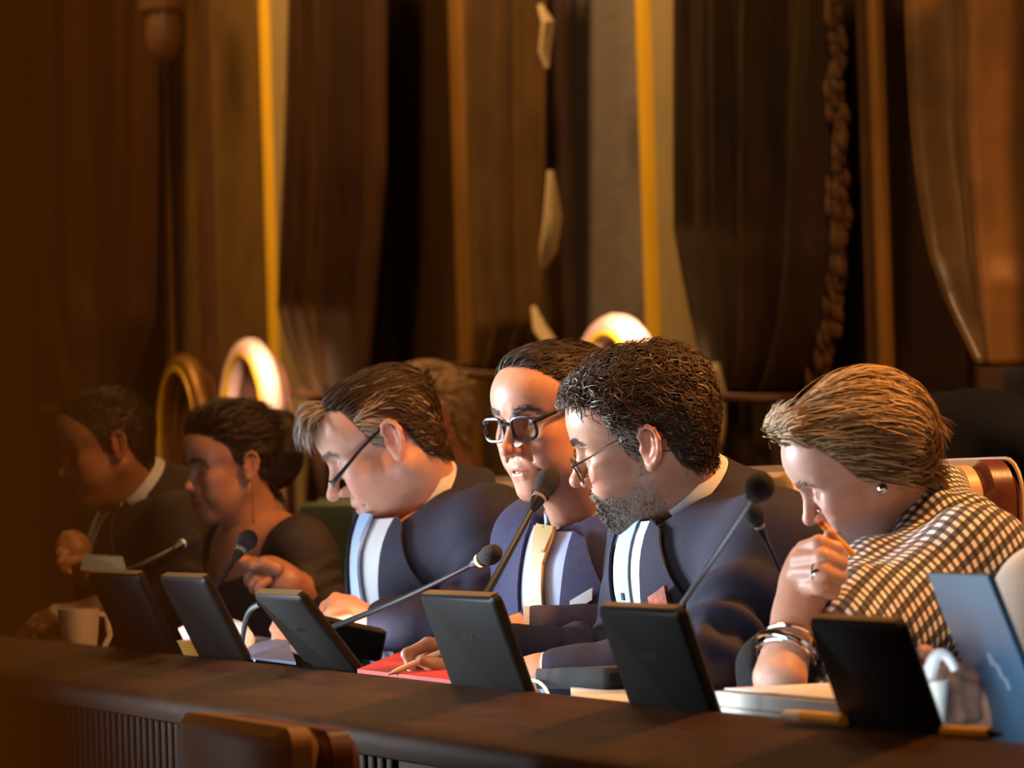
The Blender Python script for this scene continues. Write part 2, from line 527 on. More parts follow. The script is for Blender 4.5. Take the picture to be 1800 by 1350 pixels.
# second curtain of the near window with its tasselled edge
rt, P, c0 = curtain('dark olive velvet curtain with rust tasselled edge, between bearded man and blond woman',
                    [(-200, 1210), (400, 1212), (480, 1228), (600, 1256), (690, 1275)],
                    [(-200, 1452), (450, 1446), (560, 1432), (640, 1415), (690, 1395)], 4.5, 0.05, M['velvet_olive'], seed=3)
mb = MB()
prev = None
rng = np.random.default_rng(5)
for i in range(0, len(P) - 1):
    for k in range(3):
        p = P[i, -1] + (P[i + 1, -1] - P[i, -1]) * k / 3
        mb.lathe(p + np.array([0.004, -0.02, 0]) + rng.normal(0, 0.009, 3), (0.15, 0, -1), [(0.003, -0.01), (0.008, 0.004), (0.011, 0.02), (0.010, 0.035), (0.002, 0.045)], 7)
f = obj('tassel_fringe', mb, M['fringe'], rt, smooth=True); f['kind'] = 'stuff'
mb = MB()
tie = to_uv(at_v(1262, 650, VW - 0.2))
mb.tube([at_v(1258, 640, VW - 0.26), at_v(1254, 690, VW - 0.26), at_v(1245, 745, VW - 0.26), at_v(1243, 800, VW - 0.26)], [0.012, 0.02, 0.022, 0.012], 8)
mb.tube([at_v(1258, 640, VW - 0.26), at_v(1268, 690, VW - 0.26), at_v(1266, 745, VW - 0.26), at_v(1262, 800, VW - 0.26)], [0.012, 0.015, 0.015, 0.01], 8)
obj('tie_cord', mb, M['cord'], rt, smooth=True)
# left curtain of the far window
curtain('dark brown velvet curtain hanging straight behind the silver-haired man in the navy suit',
        [(-200, 520), (200, 512), (540, 498), (600, 520), (690, 560)],
        [(-200, 690), (300, 690), (600, 668), (690, 660)], 3.2, 0.045, M['velvet'], seed=11)
# right curtain of the far window
rt, P, c0 = curtain('brown curtain with pale shining silk edge, left of the mauve wall panel',
                    [(-200, 838), (300, 842), (560, 856), (650, 868)],
                    [(-200, 962), (300, 960), (480, 958), (570, 960), (650, 925)], 3.5, 0.045, M['silk'], seed=4)
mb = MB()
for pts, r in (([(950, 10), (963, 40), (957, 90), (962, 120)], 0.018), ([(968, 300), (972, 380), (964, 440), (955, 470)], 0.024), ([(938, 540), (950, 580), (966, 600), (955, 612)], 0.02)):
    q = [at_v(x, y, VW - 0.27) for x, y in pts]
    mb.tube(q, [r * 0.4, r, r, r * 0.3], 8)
    obj('highlight_cord', mb, M['cord'], rt, smooth=True); mb = MB()  # pale pieces stand for cord bits and the silk's bright highlights
# swagged curtain at the right edge
rt, P, c0 = curtain('gold-brown silk curtain swept aside at the right edge of the picture',
                    [(-200, 1667), (200, 1672), (300, 1680), (400, 1695), (450, 1705), (520, 1730), (560, 1752), (640, 1800)],
                    [(-200, 1960), (300, 1960), (500, 1950), (640, 1900)], 2.6, 0.075, M['silk_dark'], seed=21, v=VW - 0.35, low_shift=-1.1)
# curtain edge of the next bay, far left, and a wall lamp bracket on it
rt, P, c0 = curtain('dim brown curtain at the far left behind the man in the black suit',
                    [(-200, 40), (500, 50), (640, 90), (720, 110)], [(-200, 270), (560, 268), (640, 240), (720, 220)], 3.0, 0.04, M['velvet'], seed=31)
root = thing('wall_lamp', 'dark hanging wall lamp high above the far left, unlit', 'lamp', at_v(285, 0, VW - 0.3))
mb = MB(); c = at_v(285, 60, VW - 0.3)
mb.lathe(c + np.array([0, 0, 0.13]), (0, 0, -1), [(0.09, 0), (0.085, 0.05), (0.06, 0.06), (0.066, 0.14), (0.05, 0.20), (0.02, 0.23)], 16)
obj('shade', mb, M['moulding'], root, smooth=True)
mb = MB(); mb.tube([c + np.array([0, 0, 0.13]), at_v(285, -60, VW - 0.12), at_v(285, -60, VW)], 0.015, 8)
obj('bracket', mb, M['gilt_dim'], root, smooth=True)


# high arched chairs against the pilasters
def arched_chair(px, ytop, label, v=3.55, rim='pink_rim'):
    c = to_uv(at_v(px, ytop, v)); top = c[2]; hw = 0.245
    root = thing('arched_chair', label, 'chair', UV(c[0], v, 0), 'arched chairs along the wall')
    pts = [(-hw, 0.5)]
    zc = top - hw
    pts += [(-hw, zc - 0.1)] + [(hw * math.cos(a), zc + hw * math.sin(a)) for a in np.linspace(math.pi, 0, 17)] + [(hw, zc - 0.1), (hw, 0.5)]
    mb = MB(); mb.tube([UV(c[0] - x, v - 0.02, z) for x, z in pts], 0.034, 10); obj('arched_rim', mb, M[rim], root, smooth=True)
    mb = MB(); mb.tube([UV(c[0] - x * 0.9, v - 0.045, 0.5 + (z - 0.5) * 0.985) for x, z in pts], 0.010, 8); obj('gilt_bead', mb, M['gilt'], root, smooth=True)
    inner = [UV(c[0] - x * 0.9, v + 0.01, z - 0.02) for x, z in pts]; back = [p + np.array([*(DV * 0.04), 0]) for p in inner]
    n = len(inner)
    mb = MB(); mb.add(inner + back, [tuple(range(n)), tuple(range(2 * n - 1, n - 1, -1))] + [(i, i + n, (i + 1) % n + n, (i + 1) % n) for i in range(n)])
    obj('back_panel', mb, M['red_seat'], root)
    mb = MB(); mb.box(c[0] - 0.26, c[0] + 0.26, v - 0.5, v, 0.40, 0.5); obj('seat', mb, M['red_seat'], root)
    for a in (-0.23, 0.23):
        for b in (-0.46, -0.02):
            mb = MB(); mb.tube([UV(c[0] + a, v + b, 0.0), UV(c[0] + a, v + b, 0.4)], [0.018, 0.028], 8); obj('leg', mb, M['wood'], root, smooth=True)
    return root


# small added fills that brighten the two chair crests
for px_, py_ in ((470, 520), (1112, 480)):
    q = at_v(px_, py_, 3.25)
    area('crest_fill', q + np.array([-0.1, -0.25, 0.25]), at_v(px_ - 5, py_ + 120, 3.52), 0.06, 1.0, (1.0, 0.74, 0.5), spread=18)

arched_chair(447, 613, 'high arched chair with pink and cream rim shining below the far satin wall panel')
arched_chair(1094, 574, 'high arched chair whose pink crest shows just over the bearded man\'s hair')
arched_chair(330, 640, 'high arched chair in the dark, second from the far left behind the woman in lace', rim='gilt_dim')  # darker rim material: the shade on this chair is painted in

# ------------------------------------------------------------------ council desk
root = thing('council_desk', 'long dark oak council desk with raised ledge and reeded front', 'desk', UV(5.5, 1.9, 0))
prof = [(1.70, 0.745), (1.70, 0.806), (1.712, 0.81), (1.69, 0.81), (1.56, 0.778), (1.538, 0.770), (1.531, 0.762), (1.530, 0.748), (1.533, 0.736), (1.545, 0.732), (1.70, 0.732)]
prof = [(1.712, 0.745), (1.712, 0.806), (1.706, 0.81), (1.69, 0.81), (1.56, 0.778), (1.538, 0.770), (1.531, 0.762), (1.530, 0.748), (1.533, 0.736), (1.545, 0.732), (1.70, 0.732)]
mb = MB(); n = len(prof); us = (1.5, 8.9)
mb.add([UV(u, a, b) for u in us for a, b in prof], [(i, (i + 1) % n, (i + 1) % n + n, i + n) for i in range(n)] + [tuple(range(n))[::-1], tuple(range(n, 2 * n))])
obj('ledge', mb, M['wood'], root, smooth=True)
mb = MB(); mb.box(1.5, 8.9, 1.712, 2.06, 0.715, 0.745); obj('worktop', mb, M['wood_dark'], root)
mb = MB(); mb.box(1.5, 8.9, 1.60, 1.63, 0.0, 0.732); obj('front_panel', mb, M['wood_dark'], root)
for ua in (8.88, 1.5):
    mb = MB(); mb.box(ua, ua + 0.02, 1.63, 2.05, 0.0, 0.715); obj('end_panel', mb, M['wood_dark'], root)
# reeds on the front: thin half-round slats, alike pieces sharing one mesh
rb = MB(); n = 5
P = np.array([[UV(0.013 * -math.cos(math.pi * i / n), -0.010 * math.sin(math.pi * i / n), h) for i in range(n + 1)] for h in (0.08, 0.732)])
rb.grid(P)
reed_me = mesh_from('reed', rb.verts(), rb.f, M['wood_dark'], True)
for k in range(70):
    o = bpy.data.objects.new('reed', reed_me); COL.objects.link(o); o.parent = root
    o.location = UV(4.6 + k * 0.036, 1.60, 0) - WORG[root.name]


# ------------------------------------------------------------------ desk tablets
def tablet(top_l, top_r, ytop, label, v_top=1.665, h_top=None, length=0.225, tilt=38, m=None, logo=True, screen=None):
    a = to_uv(at_v(top_l, ytop, v_top)); b = to_uv(at_v(top_r, ytop, v_top))
    h = (a[2] + b[2]) / 2; hw = abs(a[0] - b[0]) / 2; uc = (a[0] + b[0]) / 2
    t = math.radians(tilt)
    ax_u = UV(1, 0, 0); ax_l = UV(0, -math.sin(t), math.cos(t)); ax_n = np.cross(ax_u, ax_l)
    if np.dot(ax_n, UV(0, 1, 0)) < 0: ax_n = -ax_n
    top = UV(uc, v_top, h); c = top - ax_l * length / 2
    bot = top - ax_l * length
    root = thing('desk_tablet', label, 'tablet', np.array([bot[0], bot[1], 0.745]), 'tilted tablets along the desk')
    mb = MB(); mb.rbox(c, [ax_u, ax_l, ax_n], (hw, length / 2, 0.008), 0.008); obj('casing', mb, m or M['plastic'], root, smooth=True)
    mb = MB(); mb.rbox(c + ax_n * 0.0085, [ax_u, ax_l, ax_n], (hw - 0.012, length / 2 - 0.012, 0.0008), 0.003); obj('screen', mb, screen or M['screen'], root)
    mb = MB(); mb.boxw(top + ax_l * 0.0006 + ax_n * 0.001, [ax_u, ax_l, ax_n], (hw - 0.008, 0.0008, 0.006)); obj('top_edge', mb, M['lit_edge'], root)
    if logo:
        mb = MB(); lc = c + ax_l * length * 0.22 - ax_n * 0.0084
        for dx, wv in ((-0.016, 0.004), (-0.008, 0.003), (0.0, 0.003), (0.008, 0.004), (0.016, 0.003)):
            mb.boxw(lc + ax_u * dx, [ax_u, ax_l, ax_n], (wv * 0.8, 0.004, 0.0003))
        obj('maker_mark', mb, M['logo'], root)
    foot = np.array([bot[0], bot[1], 0.745])
    mb = MB(); q = UV(0, 1, 0)
    mb.boxw(foot + q * 0.0 + np.array([0, 0, 0.006]), [ax_u, q, np.array([0, 0, 1.0])], (hw * 0.6, 0.06, 0.006)); obj('foot', mb, M['plastic'], root)
    mb = MB(); mb.tube([foot + np.array([0, 0, 0.008]), bot + ax_l * 0.03 - ax_n * 0.006], 0.010, 8); obj('stand', mb, M['plastic'], root, smooth=True)
    return root


tablet(158, 247, 1006, 'black desk tablet at the far left beside the white mug', tilt=24)
tablet(285, 362, 1012, 'black desk tablet in front of the woman in lace, beside the pink-lit card', tilt=26)
tablet(450, 530, 1042, 'black desk tablet with bronze lit top edge, below the silver-haired man\'s hands', tilt=37)
tablet(745, 872, 1044, 'black desk tablet between the red folder and the bearded man\'s wrist', tilt=19, length=0.20)
tablet(1058, 1198, 1066, 'black desk tablet in front of the bearded man, beside the black wallet', tilt=18, length=0.20)
tablet(1428, 1585, 1088, 'large black desk tablet standing before the woman in the checked scarf', tilt=19, length=0.205)

# ------------------------------------------------------------------ signed distance modelling (for bodies, hands, cloth)
def smin(a, b, k):
    h = np.maximum(k - np.abs(a - b), 0) / k
    return np.minimum(a, b) - h * h * k * 0.25


def vnoise(P, s, seed=0):
    """cheap smooth noise in about -1..1 from warped sines"""
    q = P * s + seed * 1.37
    a = np.sin(q[:, 0] * 1.0 + 1.7 * np.sin(q[:, 1] * 0.9 + 0.5) + 0.3 * q[:, 2])
    b = np.sin(q[:, 1] * 1.1 + 1.3 * np.sin(q[:, 2] * 1.2 + 1.5) - 0.4 * q[:, 0] + 2)
    c = np.sin(q[:, 2] * 0.95 + 1.5 * np.sin(q[:, 0] * 1.05 + 2.5) + 0.2 * q[:, 1] + 4)
    return (a + b + c) / 3


class SDF:
    def __init__(s):
        s.p = []; s.lo = np.full(3, 1e9); s.hi = np.full(3, -1e9); s.post = None; s.sym = False

    def _bb(s, pts, r):
        for q in pts:
            s.lo = np.minimum(s.lo, np.asarray(q) - r); s.hi = np.maximum(s.hi, np.asarray(q) + r)

    def ell(s, c, r, k=0.02, rot=None, op='+'):
        c = np.asarray(c, float); r = np.asarray(r, float)
        if op == '+': s._bb([c], r.max())
        R = None if rot is None else np.asarray(rot, float)

        def fn(P):
            q = P - c
            if R is not None: q = q @ R
            k0 = np.sqrt(((q / r) ** 2).sum(1)); k1 = np.sqrt(((q / r ** 2) ** 2).sum(1)) + 1e-9
            return k0 * (k0 - 1) / k1
        s.p.append((op, k, fn)); return s

    def rc(s, a, b, r1, r2, k=0.02, op='+', fold=None):
        a = np.asarray(a, float); b = np.asarray(b, float)
        if op == '+': s._bb([a, b], max(r1, r2))
        ba = b - a; l2 = np.dot(ba, ba) + 1e-12

        def fn(P):
            pa = P - a
            h0 = (pa @ ba) / l2
            h = np.clip(h0, 0, 1)
            d = np.linalg.norm(pa - h[:, None] * ba, axis=1) - (r1 + (r2 - r1) * h)
            if fold: d = d + fold(P, h0)
            return d
        s.p.append((op, k, fn)); return s

    def chain(s, pts, rad, k=0.02, op='+', fold=None):
        for i in range(len(pts) - 1):
            s.rc(pts[i], pts[i + 1], rad[i], rad[i + 1], k, op, fold)
        return s

    def plane(s, p0, nrm, k=0.01):
        """cut away everything on the positive side of the plane"""
        p0 = np.asarray(p0, float); nrm = np.asarray(nrm, float); nrm = nrm / np.linalg.norm(nrm)
        s.p.append(('-', k, lambda P: -((P - p0) @ nrm))); return s

    def ev(s, P):
        d = np.full(len(P), 1e3)
        if s.sym: P = np.stack([P[:, 0], np.abs(P[:, 1]), P[:, 2]], 1)
        for op, k, fn in s.p:
            e = fn(P)
            if op == '+': d = smin(d, e, k)
            else: d = -smin(-d, e, k)
        if s.post: d = s.post(P, d)
        return d

    def grad(s, P, e=0.0008):
        g = np.empty_like(P)
        for i in range(3):
            o = np.zeros(3); o[i] = e
            g[:, i] = (s.ev(P + o) - s.ev(P - o))
        return g / (np.linalg.norm(g, axis=1)[:, None] + 1e-12)


def surface_net(sd, h, pad=0.02, lo=None, hi=None, proj=2):
    lo = (sd.lo - pad) if lo is None else np.asarray(lo, float)
    hi = (sd.hi + pad) if hi is None else np.asarray(hi, float)
    B = 8
    nb = np.ceil((hi - lo) / (h * B)).astype(int)
    # coarse block pass
    ctr = np.stack(np.meshgrid(*[np.arange(n) for n in nb], indexing='ij'), -1).reshape(-1, 3)
    cp = lo + (ctr + 0.5) * B * h
    dc = sd.ev(cp)
    act = ctr[np.abs(dc) < B * h * 1.35]
    n = nb * B + 1
    G = np.full(n, 1.0, np.float32)
    # fill signs per block, then exact values in active blocks
    S = np.sign(dc).reshape(nb).astype(np.float32)
    G[:-1, :-1, :-1] = np.repeat(np.repeat(np.repeat(S, B, 0), B, 1), B, 2)
    off = np.stack(np.meshgrid(*[np.arange(B + 1)] * 3, indexing='ij'), -1).reshape(-1, 3)
    for i0 in range(0, len(act), 400):
        idx = (act[i0:i0 + 400, None, :] * B + off[None]).reshape(-1, 3)
        G[idx[:, 0], idx[:, 1], idx[:, 2]] = sd.ev(lo + idx * h)
    ins = G < 0
    cells = ins[:-1, :-1, :-1].astype(np.int8)
    cnt = np.zeros(cells.shape, np.int8)
    cor = [(i, j, k) for i in (0, 1) for j in (0, 1) for k in (0, 1)]
    sl = lambda o: tuple(slice(o[a], G.shape[a] - 1 + o[a]) for a in range(3))
    for o in cor: cnt += ins[sl(o)]
    mask = (cnt > 0) & (cnt < 8)
    ci = np.argwhere(mask)
    vid = np.full(mask.shape, -1, np.int32); vid[mask] = np.arange(len(ci))
    acc = np.zeros((len(ci), 3)); num = np.zeros(len(ci))
    for a in range(8):
        for b in range(a + 1, 8):
            d = np.array(cor[b]) - np.array(cor[a])
            if np.abs(d).sum() != 1: continue
            ga = G[ci[:, 0] + cor[a][0], ci[:, 1] + cor[a][1], ci[:, 2] + cor[a][2]].astype(float)
            gb = G[ci[:, 0] + cor[b][0], ci[:, 1] + cor[b][1], ci[:, 2] + cor[b][2]].astype(float)
            x = (ga < 0) != (gb < 0)
            t = np.where(x, ga / np.where(ga == gb, 1, ga - gb), 0)
            acc += np.where(x[:, None], np.array(cor[a]) + t[:, None] * d, 0); num += x
    V = lo + (ci + acc / np.maximum(num, 1)[:, None]) * h
    Q = []
    for ax in range(3):
        o = [0, 0, 0]; o[ax] = 1
        a = ins[tuple(slice(0, G.shape[i] - o[i]) for i in range(3))]
        b = ins[tuple(slice(o[i], None) for i in range(3))]
        e = np.argwhere(a != b)
        e1, e2 = [(1, 2), (2, 0), (0, 1)][ax]
        ok = (e[:, e1] > 0) & (e[:, e2] > 0) & (e[:, e1] < vid.shape[e1]) & (e[:, e2] < vid.shape[e2]) & (e[:, ax] < vid.shape[ax])
        e = e[ok]
        flip = a[e[:, 0], e[:, 1], e[:, 2]]

        def at(d1, d2):
            q = e.copy(); q[:, e1] += d1; q[:, e2] += d2
            return vid[q[:, 0], q[:, 1], q[:, 2]]
        q = np.stack([at(-1, -1), at(0, -1), at(0, 0), at(-1, 0)], 1)
        q[~flip] = q[~flip][:, ::-1]
        Q.append(q)
    Q = np.concatenate(Q); Q = Q[(Q >= 0).all(1)]
    for _ in range(proj):
        d = sd.ev(V)
        V = V - sd.grad(V) * np.clip(d, -h, h)[:, None] * 0.8
    return V, Q


def join(parts):
    V, Fc, C = [], [], []
    n = 0
    for v, f, c in parts:
        V.append(v); Fc.append(f + n); n += len(v)
        C.append(np.broadcast_to(np.asarray(c, float), v.shape))
    return np.concatenate(V), np.concatenate(Fc), np.concatenate(C)


def lin(r, g, b):
    """sRGB 0-255 to linear"""
    c = np.array([r, g, b]) / 255.0
    return np.where(c <= 0.04045, c / 12.92, ((c + 0.055) / 1.055) ** 2.4)


# ------------------------------------------------------------------ heads
# head space: x forward out of the face, y to the person's left, z up, origin midway between the ear openings
def rotm(ax, deg):
    return np.array(Matrix.Rotation(math.radians(deg), 3, ax))


def head_sdf(o):
    g = o.get
    s = SDF()
    jw = g('jaw', 1.0); nl = g('nose', 0.0); fc = g('face', 1.0)
    cr = g('crown', 1.0)
    s.ell((-0.004, 0, 0.050), (0.098 * g('back', 1.0) ** 0.5, 0.077, 0.084 * cr), 0.02)
    bk = g('back', 1.0)
    s.ell((-0.050 * bk, 0, 0.025), (0.056 * bk, 0.066, 0.070 * cr), 0.04)
    s.ell((0.042, 0, 0.052), (0.053, 0.062, 0.055 * (0.4 + 0.6 * cr)), 0.04)
    s.ell((0.040, 0, -0.025), (0.052, 0.056 * jw, 0.075), 0.03)
    for y in (1,):
        s.rc((0.000, y * 0.050 * jw, -0.045), (0.070, y * 0.016, -0.090 * fc), 0.019, 0.014, 0.035)
        s.ell((0.060, y * 0.043, -0.008), (0.028, 0.021, 0.020), 0.022)
        s.ell((0.058, y * 0.036, -0.040), (0.032, 0.022 * g('cheek', 1.0), 0.028), 0.025)
        s.rc((0.088, y * 0.012, 0.033), (0.068, y * 0.046, 0.032), 0.009, 0.008, 0.016)
    s.ell((0.080, 0, -0.088 * fc), (0.018, 0.021, 0.017), 0.022)
    if g('jowl'): s.ell((0.045, 0, -0.098), (0.045, 0.042, 0.024), 0.035)
    # eye sockets and closed or lowered lids
    for y in (1,):
        s.ell((0.098, y * 0.033, 0.014), (0.018, 0.019, 0.012), 0.016, op='-')
        s.ell((0.0745, y * 0.0325, 0.014), (0.0135, 0.0150, 0.0135), 0.004)
        if g('open'):
            s.ell((0.0785, y * 0.0325, 0.0150), (0.0115, 0.0120, 0.0062), 0.002, op='-')
            s.ell((0.0740, y * 0.0325, 0.0145), (0.0125, 0.0125, 0.0125), 0.001)
        # lower lid fold
        s.rc((0.086, y * 0.022, 0.000), (0.076, y * 0.045, 0.003), 0.004, 0.004, 0.010)
    # muzzle, lips
    s.ell((0.078, 0, -0.054), (0.024, 0.029, 0.025), 0.022)
    s.rc((0.0985, 0.006, -0.0505), (0.089, 0.024, -0.0575), 0.0052, 0.003, 0.006)
    s.rc((0.0985, 0, -0.0505), (0.0985, 0, -0.0505), 0.0052, 0.0052, 0.006)
    s.rc((0.0955, 0.008, -0.0640), (0.087, 0.022, -0.0600), 0.0060, 0.003, 0.006)
    s.rc((0.0955, -0.008, -0.0640), (0.0955, 0.008, -0.0640), 0.0060, 0.0060, 0.006)
    s.rc((0.1040, 0.004, -0.0572), (0.088, 0.026, -0.0590), 0.0016, 0.0012, 0.003, op='-')
    s.rc((0.1040, -0.004, -0.0572), (0.1040, 0.004, -0.0572), 0.0016, 0.0016, 0.003, op='-')
    # nose
    tx = 0.113 + nl
    s.rc((0.090, 0, 0.022), (tx, 0, -0.018), 0.0065, 0.0095, 0.012)
    s.ell((tx + 0.001, 0, -0.0205), (0.0105, 0.0110, 0.0095), 0.007)
    for y in (1,):
        s.ell((0.0985 + nl * 0.5, y * 0.0125, -0.026), (0.0115, 0.0065, 0.0078), 0.006)
        s.ell((0.1035 + nl * 0.6, y * 0.0065, -0.0345), (0.0065, 0.0032, 0.0050), 0.003, op='-')
        # nasolabial fold
        s.rc((0.0935, y * 0.021, -0.028), (0.083, y * 0.034, -0.058), 0.0018, 0.0015, 0.012, op='-')
    # neck
    nk = g('neck', 0.056); ne = np.asarray(g('neck_end', (-0.075, 0, -0.19)), float)
    s.rc((-0.022, 0, -0.035), ne, nk * 0.98, nk * 1.08, 0.03)
    s.rc((0.022, 0, -0.070), ne + np.array([0.034, 0, -0.01]), 0.038, 0.040, 0.035)
    # ears
    if not g('no_ear'):
        for y in (1,):
            Rr = rotm('Y', -14) @ rotm('Z', -y * 18)
            c = np.array((-0.010, y * 0.079, 0.004))

            def L(p): return c + Rr @ np.array((p[0], p[1] * y, p[2]))
            s.ell(c, (0.0165, 0.0065, 0.030), 0.004, rot=Rr)
            rim = [(0.010, 0.0045, 0.004), (0.0135, 0.006, 0.016), (0.009, 0.0075, 0.027), (-0.001, 0.008, 0.031), (-0.011, 0.008, 0.026), (-0.0165, 0.008, 0.012), (-0.0150, 0.007, -0.004), (-0.009, 0.005, -0.018), (-0.001, 0.003, -0.027)]
            s.ell(L((0.0, 0.011, 0.006)), (0.0105, 0.0065, 0.0195), 0.004, rot=Rr, op='-')
            pts = [L(p) for p in rim]
            s.chain(pts, [0.0026, 0.0030, 0.0034, 0.0034, 0.0034, 0.0033, 0.0032, 0.0036, 0.0052], 0.003)
            s.chain([L(p) for p in ((-0.003, 0.005, 0.022), (-0.0085, 0.0062, 0.010), (-0.0085, 0.006, -0.004), (-0.003, 0.005, -0.013))], [0.0018, 0.0026, 0.0026, 0.002], 0.004)
            s.ell(L((0.0115, 0.003, -0.004)), (0.0045, 0.004, 0.006), 0.004, rot=Rr)
            s.ell(L((0.002, 0.001, -0.026)), (0.0085, 0.0050, 0.0095), 0.006, rot=Rr)
    s.lo[1] = -s.hi[1]
    s.sym = True
    return s


def ear_mask(p):
    """1 near the ears, so hair keeps clear"""
    q = (p - np.array([-0.010, 0, 0.004])) / np.array([0.022, 1, 0.034])
    return ((q[:, 0] ** 2 + q[:, 2] ** 2) < 1) & (np.abs(p[:, 1]) > 0.062)


def hair_line(p, line):
    xs, zs = zip(*line)
    return p[:, 2] - np.interp(p[:, 0], xs[::-1] if xs[0] > xs[-1] else xs, zs[::-1] if xs[0] > xs[-1] else zs)


MALE_LINE = [(-0.12, -0.062), (-0.06, -0.060), (-0.040, -0.045), (-0.030, -0.005), (-0.022, 0.030), (-0.004, 0.042), (0.008, 0.030), (0.012, -0.004), (0.024, -0.004), (0.030, 0.030), (0.050, 0.055), (0.075, 0.088), (0.10, 0.100)]


def head_colors(p, o):
    g = o.get
    sk = np.asarray(g('skin', (0.55, 0.29, 0.19)))
    C = np.tile(sk, (len(p), 1))

    def blend(mask, col):
        nonlocal C
        C = C * (1 - mask[:, None]) + np.asarray(col) * mask[:, None]
    gs = lambda c, r: np.exp(-(((p - np.asarray(c)) / np.asarray(r)) ** 2).sum(1))
    red = sk * np.array([1.12, 0.72, 0.68])
    blend(0.6 * gs((0.115, 0, -0.022), (0.02, 0.02, 0.014)), red)
    for y in (-1, 1):
        blend(0.45 * gs((0.075, y * 0.045, -0.020), (0.03, 0.03, 0.022)), red)
        blend(0.75 * gs((-0.01, y * 0.085, 0.004), (0.024, 0.016, 0.036)), red)
        blend(0.45 * gs((0.080, y * 0.034, 0.006), (0.012, 0.018, 0.010)), sk * np.array([0.72, 0.60, 0.62]))
        # lash line of the lowered lids
        lz = g('lash_z', 0.0065)
        arc = lz + 3.0 * (np.abs(p[:, 1]) - 0.0325) ** 2 / 0.0325 * 1.0
        m = np.exp(-((p[:, 2] - arc) / 0.0013) ** 2) * (np.abs(np.abs(p[:, 1]) - 0.0325) < 0.0145) * (p[:, 0] > 0.068) * (p[:, 1] * y > 0)
        blend(0.85 * m * (0 if g('open') else 1), (0.04, 0.025, 0.02))
        if g('open'):
            ec = np.array([0.0740, y * 0.0325, 0.0145])
            r = np.linalg.norm(p - ec, axis=1)
            on = (r < 0.0129) & (p[:, 0] > 0.080) & (np.abs(p[:, 2] - 0.0152) < 0.0058)
            blend(on * 0.9, (0.62, 0.58, 0.55))
            gz = np.asarray(g('gaze', (1, 0, -0.1)), float); gz /= np.linalg.norm(gz)
            ang = ((p - ec) / (r[:, None] + 1e-9)) @ gz
            blend((on & (ang > 0.90)) * 0.95, g('iris', (0.10, 0.07, 0.05)))
            blend((on & (ang > 0.975)) * 1.0, (0.005, 0.005, 0.005))
            lid = (np.abs(r - 0.0135) < 0.002) & (p[:, 2] > 0.0195) & (p[:, 2] < 0.0225) & (p[:, 0] > 0.07)
            blend(lid * 0.7, (0.05, 0.03, 0.025))
    lips = np.exp(-((np.abs(p[:, 2] + 0.0575) / 0.0085) ** 4)) * (np.abs(p[:, 1]) < 0.023) * (p[:, 0] > 0.086)
    blend(g('lip_amt', 0.75) * lips, g('lip', sk * np.array([0.95, 0.50, 0.50])))
    slit = np.exp(-(((p[:, 2] + 0.0575) / 0.0016) ** 2)) * (np.abs(p[:, 1]) < 0.024) * (p[:, 0] > 0.086)
    blend(0.7 * slit, (0.06, 0.02, 0.018))
    if g('beard_col') is not None:
        bm = beard_mask(p)
        blend(0.55 * bm, g('beard_col'))
    if g('line') is not None:
        hm = np.clip(hair_line(p, g('line')) / 0.008, 0, 1) * (~ear_mask(p)) * (p[:, 2] > -0.07)
        blend(g('cap', 0.95) * hm, g('hair_col', (0.03, 0.015, 0.008)))
    return np.clip(C * 0.88, 0, 1)


def beard_mask(p):
    x, y, z = p[:, 0], np.abs(p[:, 1]), p[:, 2]
    top = np.interp(x, [0.005, 0.02, 0.05, 0.075, 0.10], [0.0, -0.020, -0.048, -0.044, -0.035])
    m = np.clip((top - z) / 0.012, 0, 1) * np.clip((x - 0.000) / 0.012, 0, 1)
    low = np.clip((z + 0.118) / 0.01, 0, 1)
    lip = np.exp(-((np.abs(z + 0.0575) / 0.009) ** 4)) * (y < 0.022) * (x > 0.088)
    return m * low * (1 - lip)


class Head:
    def __init__(s, o, pos, yaw, pitch, roll, scale=1.0, neck=None):
        """yaw 0 faces the left of the photograph, positive turns the face to the camera; pitch positive looks down"""
        s.o = o; s.scale = scale; s.ey = 0.0
        base = np.array([[-1, 0, 0], [0, -1, 0], [0, 0, 1.0]]).T
        s.R = rotm('Z', yaw) @ base @ rotm('X', roll) @ rotm('Y', pitch)
        s.pos = np.asarray(pos, float)
        if neck is not None:
            e = (np.asarray(neck) - s.pos) @ s.R / scale + np.array([-0.012, 0, -0.02]); s.ey = e[1]; e[1] = 0
            o['neck_end'] = e
        s.sd = head_sdf(o); s.skull()

    def skull(s):
        """simple skull and neck that guide the hair"""
        s.guide = SDF(); s.guide.p = list(s.sd.p[:4]); s.guide.sym = True
        s.guide.rc((-0.022, 0, -0.035), s.o.get('neck_end', np.array((-0.075, 0, -0.19))), 0.055, 0.060, 0.03)

    def w(s, p):
        p = np.array(p, float); q = p.reshape(-1, 3)
        a = np.array([-0.022, 0, -0.035]); b = np.asarray(s.o.get('neck_end', (-0.075, 0, -0.19))) - a
        t = np.clip(((q - a) @ b) / (b @ b), 0, 1.3)
        q[:, 1] += s.ey * np.where(t < 1, t * t * (3 - 2 * t) * 0.6 + t * 0.4, t)      # the neck bends sideways towards the collar
        return (q.reshape(p.shape) * s.scale) @ s.R.T + s.pos

    def mesh(s, h=None):
        h = h or s.o.get('h', 0.0023)
        V, Q = surface_net(s.sd, h)
        s.V, s.Q = V, Q
        return s.w(V), Q, head_colors(V, s.o)


